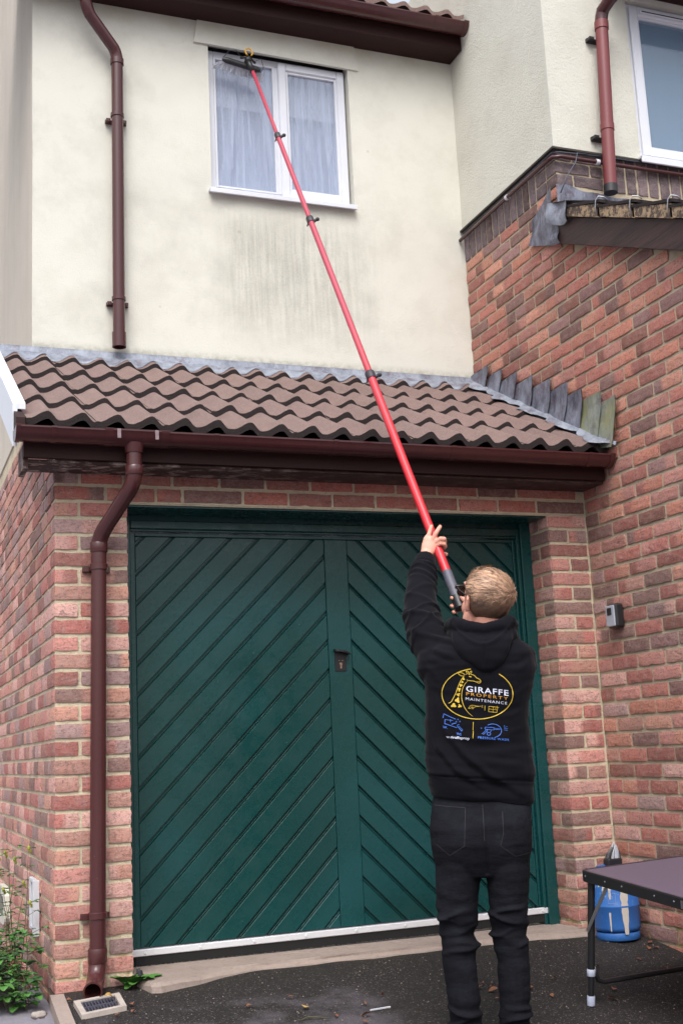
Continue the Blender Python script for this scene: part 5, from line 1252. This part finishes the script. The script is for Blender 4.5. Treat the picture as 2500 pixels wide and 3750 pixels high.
# waistband seam
zb=V[:,2]; disp*=1-.62*sm01((1.36-V[:,2])/.03)*sm01((V[:,2]-1.05)/.04)*np.where(V[:,1]<-.02,1.,0.); disp-=.005*ridge(zb-.938,.0045)*sm01((best-.1)/.05)
disp-=.010*sm01((.93-zb)/.02)*0+.004*sm01((.935-zb)/.01)
V=V+N*(disp*np.where(arm>.5,1.0,1.5))[:,None]
k=np.clip((1.12-V[:,2])/.25,0,1); V[:,2]-=(V[:,0]+.012)*.15*k
setv(me,V); hoodie=link('hoodie',me,person)
# hood lying on the back
Hh=MB()
rings=[]
def hring(y0,pts): pass
for (z,cx,rx,yb,th_) in ((1.318,.040,.018,-.150,.016),(1.335,.040,.040,-.158,.026),(1.37,.036,.075,-.160,.034),(1.41,.032,.100,-.150,.042),(1.445,.032,.114,-.130,.045),(1.475,.032,.116,-.108,.040),(1.495,.032,.108,-.092,.026)):
    rings.append((z,cx,yb+.03,rx,th_,2.2))
loft(Hh,rings)
Hh.tube([(-.050,.085,1.475),(-.080,.045,1.505),(-.088,-.005,1.520),(-.066,-.056,1.522),(-.018,-.098,1.497),(.042,-.114,1.484),(.098,-.098,1.494),(.139,-.052,1.512),(.148,.0,1.505),(.130,.055,1.49),(.095,.09,1.465)],[.022,.026,.027,.027,.026,.025,.026,.027,.027,.026,.020],16)
Hh.tube([(-.076,.0,1.488),(-.055,-.066,1.468),(.0,-.100,1.440),(.045,-.112,1.430),(.095,-.100,1.440),(.135,-.05,1.466),(.140,.0,1.475)],[.03,.032,.034,.034,.034,.032,.03],16)
mh=remesh(Hh,.0052,5,'hood',M['hood']); V=getv(mh); mh.update(); N=getn(mh)
V=V+N*((.004*vnoise(V,(8,8,18),5)+.003*vnoise(V,(20,20,30),8)))[:,None]
V=V+N*(-.004*ridge(V[:,0]-.040-.004*np.sin(V[:,2]*40),.003)*(V[:,2]<1.44)*(V[:,1]<-.1))[:,None]
V=V+N*(.006*ridge(V[:,2]-1.425-1.2*(V[:,0]-.035)**2*6,.008)*(V[:,1]<-.08))[:,None]
setv(mh,V); hood=link('hood',mh,hoodie)
# yellow lanyard glimpse at the collar
b=MB(); b.tube([(-.058,.075,1.50),(-.058,.045,1.512),(-.050,.03,1.53)],.004,8); b.build('lanyard',M['yellow'],hoodie,world=False)
# jeans
Jn=MB()
loft(Jn,[(.585,-.032,0,.150,.085,3),(.64,-.030,-.004,.176,.112,2.8),(.70,-.027,-.012,.188,.130,2.6),(.77,-.024,-.012,.190,.130,2.5),(.84,-.018,-.004,.182,.108,2.5),(.895,-.014,0,.172,.098,2.5)])
Jn.tube([(-.110,-.005,.72),(-.116,-.004,.62),(-.125,.0,.536),(-.131,.004,.45),(-.135,.008,.375),(-.133,-.004,.27),(-.127,-.004,.156),(-.124,.0,.07),(-.125,-.006,.012)],[(.105,.088),(.104,.089),(.095,.082),(.083,.073),(.070,.061),(.066,.060),(.060,.056),(.056,.055),(.060,.066)],24,up=(0,1,0))
Jn.tube([(.055,-.005,.72),(.063,-.004,.60),(.059,.0,.496),(.054,.004,.397),(.0595,.0,.305),(.0585,-.004,.19),(.055,-.002,.118),(.053,.0,.07),(.053,-.006,.012)],[(.105,.086),(.102,.082),(.088,.075),(.078,.067),(.066,.060),(.062,.058),(.058,.054),(.056,.055),(.060,.066)],24,up=(0,1,0))
mj=remesh(Jn,.0062,4,'jeans',M['denim']); V=getv(mj); mj.update(); N=getn(mj)
kn=np.exp(-((V[:,2]-.40)/.085)**2)+.8*np.exp(-((V[:,2]-.10)/.06)**2)+.35
dd=kn*(.0060*vnoise(V,(6,6,26),2)+.0030*vnoise(V,(10,10,44),4))+.004*vnoise(V,(4,4,5),12)
for x0,zs in ((-.135,(.46,.43,.395,.36,.33,.12,.085)),(.057,(.47,.435,.40,.37,.34,.13,.09))):
    for i,z in enumerate(zs):
        m_=np.exp(-((V[:,0]-x0)/.075)**4); dd+=m_*.0085*ridge(V[:,2]-z+.25*(V[:,0]-x0)*(1 if i%2 else -1)-.006*np.sin(V[:,0]*40+i*2),.0075)*(.5+.5*np.sin(V[:,0]*25+i))
dd-=.005*ridge(V[:,0]+.010,.006)*(V[:,2]>.60)*(V[:,1]<0)*sm01((.80-V[:,2])/.1)
V=V+N*(dd*1.55)[:,None]; setv(mj,V); jeans=link('jeans',mj,person)
# shoes
for x in (-.130,.053):
    b=MB(); b.ell((x,.045,.030),(.046,.135,.034)); b.ell((x,-.030,.036),(.038,.052,.034))
    ms=remesh(b,.006,3,'shoe',M['black']); V=getv(ms); V[:,2]=np.maximum(V[:,2],.0); setv(ms,V); so_=link('shoe',ms,person)
# sunglasses
b=MB()
for s in (-1,1): b.tube([H(s*.081,-.012,.000),H(s*.083,.0,.012),H(s*.084,.05,.014),H(s*.078,.094,.014)],[.0022,.003,.0035,.0045],8)
b.tube([H(-.078,.096,.018),H(-.04,.106,.020),H(0,.108,.014),H(.04,.106,.020),H(.078,.096,.018)],[.004,.0035,.003,.0035,.004],8)
sg=b.build('sunglasses',M['lens'],person,world=False,smooth=True)
for s in (-1,1):
    b=MB(); vs=[H(s*(.038+.032*math.cos(t)),.102-.008*abs(math.cos(t)),.0+.020*math.sin(t)) for t in [2*math.pi*k/20 for k in range(20)]]
    b.prism(vs,tuple(HM@Vector((0,.003,0)))); b.build('lens',M['lens'],sg,world=False)
# hair
def zmin(y):
    P=[(-1,-.98),(-.35,-.98),(-.12,-.72),(.02,-.25),(.14,-.12),(.22,.05),(.45,.42),(.70,.66),(.8,.95),(1,1.2)]
    for (a,za),(b_,zb_) in zip(P[:-1],P[1:]):
        if y<=b_: return za+(zb_-za)*(y-a)/(b_-a)
    return 2
def rad(d): return 1/math.sqrt((d.x/.076)**2+(d.y/.096)**2+(d.z/.088)**2)
CR=Vector((.50,-.72,.48)).normalized()
E1_=CR.cross(Vector((0,0,1))).normalized(); E2_=CR.cross(E1_)
def hmask(d): return max(0,min(1,(d.z-zmin(d.y))/.26))
def topness(d):
    t=max(0,min(1,(d.z+.22+.10*noise.noise(d*5)-.10*max(0,-d.y))/.62)); return t*t*(3-2*t)
b=MB(); vs=[];cs=[];NT_,NP_=96,64
hr_=random.Random(12)
def hcol(d,t,rr):
    tp_=topness(d); w1=d-CR*d.dot(CR); az=math.atan2(w1.dot(E2_),w1.dot(E1_)); cl_=1+.75*noise.noise(Vector((math.cos(az)*9,math.sin(az)*9,d.dot(CR)*2.2)))+.25*noise.noise(Vector((d.x*14,d.y*14,d.z*14))); rr=rr*cl_; a=Vector(srgb(84,62,50)); c2=Vector(srgb(190,152,124)); k=.18+.82*tp_; q=a*(1-k*t)+c2*(k*t); return tuple(q*rr)
for i in range(NP_+1):
    for j in range(NT_):
        p,t=math.pi*i/NP_,2*math.pi*j/NT_; d=Vector((math.sin(p)*math.cos(t),math.sin(p)*math.sin(t),math.cos(p)))
        mk=hmask(d); tk=(-.004)*(1-mk)+mk*(.0030+.010*topness(d)+.004*topness(d)*noise.noise(d*9))
        r_2=rad(d)+tk; q=d*r_2; vs.append(H(q.x,q.y,q.z+.01)); sk_=Vector(srgb(206,150,128)); w_=min(1,mk*1.5); cs.append(tuple(Vector(hcol(d,.35,.9))*w_+sk_*(1-w_)))
b.add(vs,[(i*NT_+j,(i+1)*NT_+j,(i+1)*NT_+(j+1)%NT_,i*NT_+(j+1)%NT_) for i in range(NP_) for j in range(NT_)],0,cs)
cnt=0
while cnt<15000:
    d=Vector((hr_.gauss(0,1),hr_.gauss(0,1),hr_.gauss(0,1))).normalized(); mk=hmask(d)
    if mk<.2 or hr_.random()>mk+.1: continue
    cnt+=1; tp_=topness(d); L=(.010+.024*tp_)*hr_.uniform(.7,1.2)*(.5+.5*mk)
    away=(d-CR*d.dot(CR)); away=away.normalized() if away.length>.05 else Vector((1,0,0)); tang=(away-d*away.dot(d)).normalized()
    fw=Vector((-.15,.75,.35)); fw=fw-d*fw.dot(d); cl=noise.noise(d*14)
    tang=(tang*.8+fw*(.6*tp_)+Vector((cl,-cl,cl))*.22*tp_+Vector((0,0,-.6))*(1-tp_)).normalized()
    out=d*(.12+.50*tp_*(1 if d.y>.25 else .28))+Vector((hr_.gauss(0,.07),hr_.gauss(0,.07),hr_.gauss(0,.07)))
    st_=d*(rad(d)+.0015*mk+.009*tp_); pr_=[]; dirn=(tang+out).normalized()
    for k in range(4):
        t=k/3; pr_.append(st_+dirn*(L*t)-d*(L*.35*t*t))
    side=dirn.cross(d).normalized(); w=.0007+.0008*tp_; rr=hr_.uniform(.55,1.4); vs=[];cs=[]
    for k,q in enumerate(pr_):
        ww=w*(1-.75*k/3); a=q-side*ww; c=q+side*ww; vs+=[H(a.x,a.y,a.z+.01),H(c.x,c.y,c.z+.01)]; cc=hcol(d,.2+.8*k/3,rr); cs+=[cc,cc]
    b.add(vs,[(2*k,2*k+1,2*k+3,2*k+2) for k in range(3)],0,cs)
ho=b.build('hair',M['hair'],person,world=False,colattr=True,smooth=True)
# ---- print on the back
dg=bpy.context.evaluated_depsgraph_get(); bvh=BVHTree.FromPolygons([tuple(v.co) for v in hoodie.data.vertices],[tuple(p.vertices) for p in hoodie.data.polygons])
bvj=BVHTree.FromPolygons([tuple(v.co) for v in jeans.data.vertices],[tuple(p.vertices) for p in jeans.data.polygons])
def proj(x,z,off=.0022,bv=None):
    h=(bv or bvh).ray_cast(Vector((x,-1,z)),Vector((0,1,0)))
    if h[0] is None: return (x,-.13,z)
    return tuple(h[0]+Vector((0,-off,0)))
def LX(cx,cy): u,v=cx/1568,cy/1490; return (-.190+.403*u-.023*v,1.416-.023*u-.380*v)
def stroke(mb,pts,w,closed=False,taper=False,bv=None,raw=False,off=.0022):
    P=[Vector(p) for p in pts]
    if closed: P=P+[P[0]]
    Q=[]
    for a,b_ in zip(P[:-1],P[1:]):
        n=max(1,int((b_-a).length/(12 if not raw else .008)))
        Q+=[a+(b_-a)*i/n for i in range(n)]
    Q.append(P[-1]); vs=[]
    for i,q in enumerate(Q):
        d=(Q[min(i+1,len(Q)-1)]-Q[max(i-1,0)]).normalized(); nn=Vector((-d.y,d.x)); ww=w/2*(1 if not taper else max(.25,math.sin(math.pi*(i+.5)/len(Q))**.5))
        for s in (1,-1): e=q+nn*ww*s; x,z=(e if raw else LX(e.x,e.y)); vs.append(proj(x,z,off,bv))
    mb.add(vs,[(2*i,2*i+1,2*i+3,2*i+2) for i in range(len(Q)-1)])
def smooth_pts(pts,n=5,closed=False):
    P=[Vector(p) for p in pts]; out=[]; L=len(P)
    rng_=range(L if closed else L-1)
    for i in rng_:
        p0,p1,p2,p3=P[(i-1)%L] if closed else P[max(i-1,0)],P[i],P[(i+1)%L],P[(i+2)%L] if closed else P[min(i+2,L-1)]
        for k in range(n): t=k/n; out.append(.5*((2*p1)+(p2-p0)*t+(2*p0-5*p1+4*p2-p3)*t*t+(3*p1-p0-3*p2+p3)*t**3))
    if not closed: out.append(P[-1])
    return out
def blob(mb,c,r,seed):
    rr=random.Random(seed); n=18; pts=[]
    for k in range(n): t=2*math.pi*k/n; q=1+.28*math.sin(3*t+seed)+.08*rr.uniform(-1,1); pts.append((c[0]+r[0]*q*math.cos(t),c[1]+r[1]*q*math.sin(t)))
    vs=[proj(*LX(*c))]+[proj(*LX(*p)) for p in pts]; mb.add(vs,[(0,i+1,(i+1)%n+1) for i in range(n)])
def text(s,p0,p1,cap,mat,name,bold=.0,spacing=1.0):
    cu=bpy.data.curves.new('t','FONT'); cu.body=s; cu.size=1; cu.space_character=spacing; cu.offset=bold; cu.resolution_u=3
    o=bpy.data.objects.new('t',cu); COL.objects.link(o); dg=bpy.context.evaluated_depsgraph_get(); me=bpy.data.meshes.new_from_object(o.evaluated_get(dg)); bpy.data.objects.remove(o)
    bm=bmesh.new(); bm.from_mesh(me); bmesh.ops.triangulate(bm,faces=bm.faces); 
    for _ in range(2): bmesh.ops.subdivide_edges(bm,edges=[e for e in bm.edges if e.calc_length()>.25],cuts=1)
    bm.to_mesh(me); bm.free(); vv=getv(me); x0,x1=vv[:,0].min(),vv[:,0].max()
    for v in me.vertices:
        u=(v.co.x-x0)/(x1-x0); cx=p0[0]+(p1[0]-p0[0])*u; cy=p0[1]+(p1[1]-p0[1])*u-v.co.y/.70*cap; v.co=proj(*LX(cx,cy),.0026)
    me.materials.clear(); me.materials.append(mat); me.name=name; return link(name,me,hoodie)
text('GIRAFFE',(614,588),(1216,648),80,M['pwhite'],'lettering',.012,1.15)
text('PROPERTY',(614,643),(1206,710),44,M['porange'],'lettering',.0,1.35)
text('MAINTENANCE',(606,710),(1194,774),38,M['pwhite'],'lettering',.0,1.25)
text('PRESSURE WASH',(775,1258),(1210,1288),32,M['pblue'],'lettering',.015,1.15)
text('w.giraffeprop',(322,1252),(655,1276),36,M['pwhite'],'lettering',.02,1.0)
text('W.',(272,1110),(340,1124),32,M['pblue'],'lettering',.02)
text('WS',(470,1205),(540,1220),34,M['pblue'],'lettering',.015)
pb=MB()
el=[(770+508*math.cos(R(a)),622+360*math.sin(R(a))) for a in range(-52,264,6)]; stroke(pb,el,11)
stroke(pb,smooth_pts([(578,375),(535,440),(498,520),(470,600),(430,680),(396,738),(358,758)]),9)
stroke(pb,smooth_pts([(640,440),(598,480),(565,545),(548,640),(556,730),(590,820),(640,890),(705,945)]),9,taper=True)
stroke(pb,smooth_pts([(600,352),(560,325),(515,318),(498,322),(520,352),(560,368),(592,366)]),8)
stroke(pb,smooth_pts([(612,345),(628,330),(614,300),(634,296),(648,312),(652,342),(662,345),(668,312),(690,298),(692,316),(680,340),(715,352),(745,372),(760,392),(800,412),(822,436),(818,462),(790,468),(765,458),(720,440),(665,436),(622,424)]),8)
stroke(pb,[(655,374),(690,382)],12); stroke(pb,smooth_pts([(765,446),(790,448),(818,440)]),6)
for i,(c,r) in enumerate([((578,410),(14,18)),((558,455),(16,16)),((538,502),(20,20)),((515,562),(19,26)),((500,635),(24,22)),((488,715),(30,34)),((432,790),(34,28)),((520,798),(24,22))]): blob(pb,c,r,i)
stroke(pb,[(878,790),(876,862)],6)
stroke(pb,[(660,800),(690,785),(745,790),(745,812),(700,815),(690,800)],5); stroke(pb,[(745,798),(800,802)],8); stroke(pb,smooth_pts([(690,812),(672,832),(645,830),(665,806)]),5); stroke(pb,smooth_pts([(700,815),(695,835),(712,836),(718,818)]),5); stroke(pb,[(812,800),(822,800)],10); stroke(pb,[(832,792),(848,790)],4); stroke(pb,[(832,804),(848,804)],4); stroke(pb,[(832,816),(848,820)],4)
stroke(pb,[(935,800),(1060,812),(1045,886),(930,876)],6,closed=True); stroke(pb,[(998,806),(990,880)],5); stroke(pb,[(933,838),(1052,848)],5); stroke(pb,[(1050,795),(1050,822)],5); stroke(pb,[(1036,809),(1078,814)],5); stroke(pb,[(1030,825),(1030,835)],8)
stroke(pb,[(712,1024),(706,1140)],8); stroke(pb,[(709,1148),(705,1258)],8)
pb.build('giraffe_emblem',M['pyellow'],hoodie,world=False)
bl=MB()
stroke(bl,[(276,968),(290,908),(375,950),(460,985)],8); stroke(bl,[(306,990),(302,1048),(480,1108)],8); stroke(bl,[(306,990),(420,1005)],6); stroke(bl,[(384,985),(384,1030)],6); stroke(bl,[(400,1060),(440,1044),(466,1042)],10); stroke(bl,smooth_pts([(512,1066),(492,1064),(484,1084),(500,1100)]),8); stroke(bl,[(490,1090),(545,1156)],8); stroke(bl,[(508,1086),(560,1140),(545,1156)],6)
for c,s in (((470,1022),14),((492,990),10),((520,1018),14),((826,1110),12),((1150,1076),9)): stroke(bl,[(c[0]-s,c[1]),(c[0]+s,c[1])],4); stroke(bl,[(c[0],c[1]-s),(c[0],c[1]+s)],4)
stroke(bl,[(985+125*math.cos(R(a)),1145+95*math.sin(R(a))) for a in range(-125,82,8)],8)
stroke(bl,[(880,1095),(1000,1100),(1000,1135),(880,1125)],6,closed=True); stroke(bl,[(1000,1112),(1090,1114),(1090,1128),(1000,1128)],5,closed=True); stroke(bl,[(880,1115),(865,1108)],6); stroke(bl,smooth_pts([(890,1125),(870,1160),(828,1192)]),7); stroke(bl,smooth_pts([(905,1130),(890,1165),(850,1198)]),7); stroke(bl,smooth_pts([(915,1130),(905,1160),(945,1172),(965,1140)]),6); stroke(bl,[(930+26*math.cos(R(a)),1190+20*math.sin(R(a))) for a in range(0,361,24)],6)
for y0,y1 in ((1098,1085),(1114,1114),(1132,1140)): stroke(bl,[(1145,y0),(1198,y1)],4)
bl.build('service_icons',M['pblue'],hoodie,world=False)
# jeans stitching
sj=MB(); J2=lambda pts:[Vector(p) for p in pts]
for pts in ([(-.190,.850),(-.073,.838),(-.084,.705),(-.140,.672),(-.188,.712)],[(.060,.82),(.058,.743),(.045,.700),(.096,.660),(.150,.668)],[(-.010,.846),(-.010,.785),(-.012,.72)]): stroke(sj,J2(pts),.0028,raw=True,bv=bvj,off=.0015)
sj.build('stitching',simple('denim_stitch',(.022,.022,.027),(.010,.010,.013),.9),jeans,world=False)
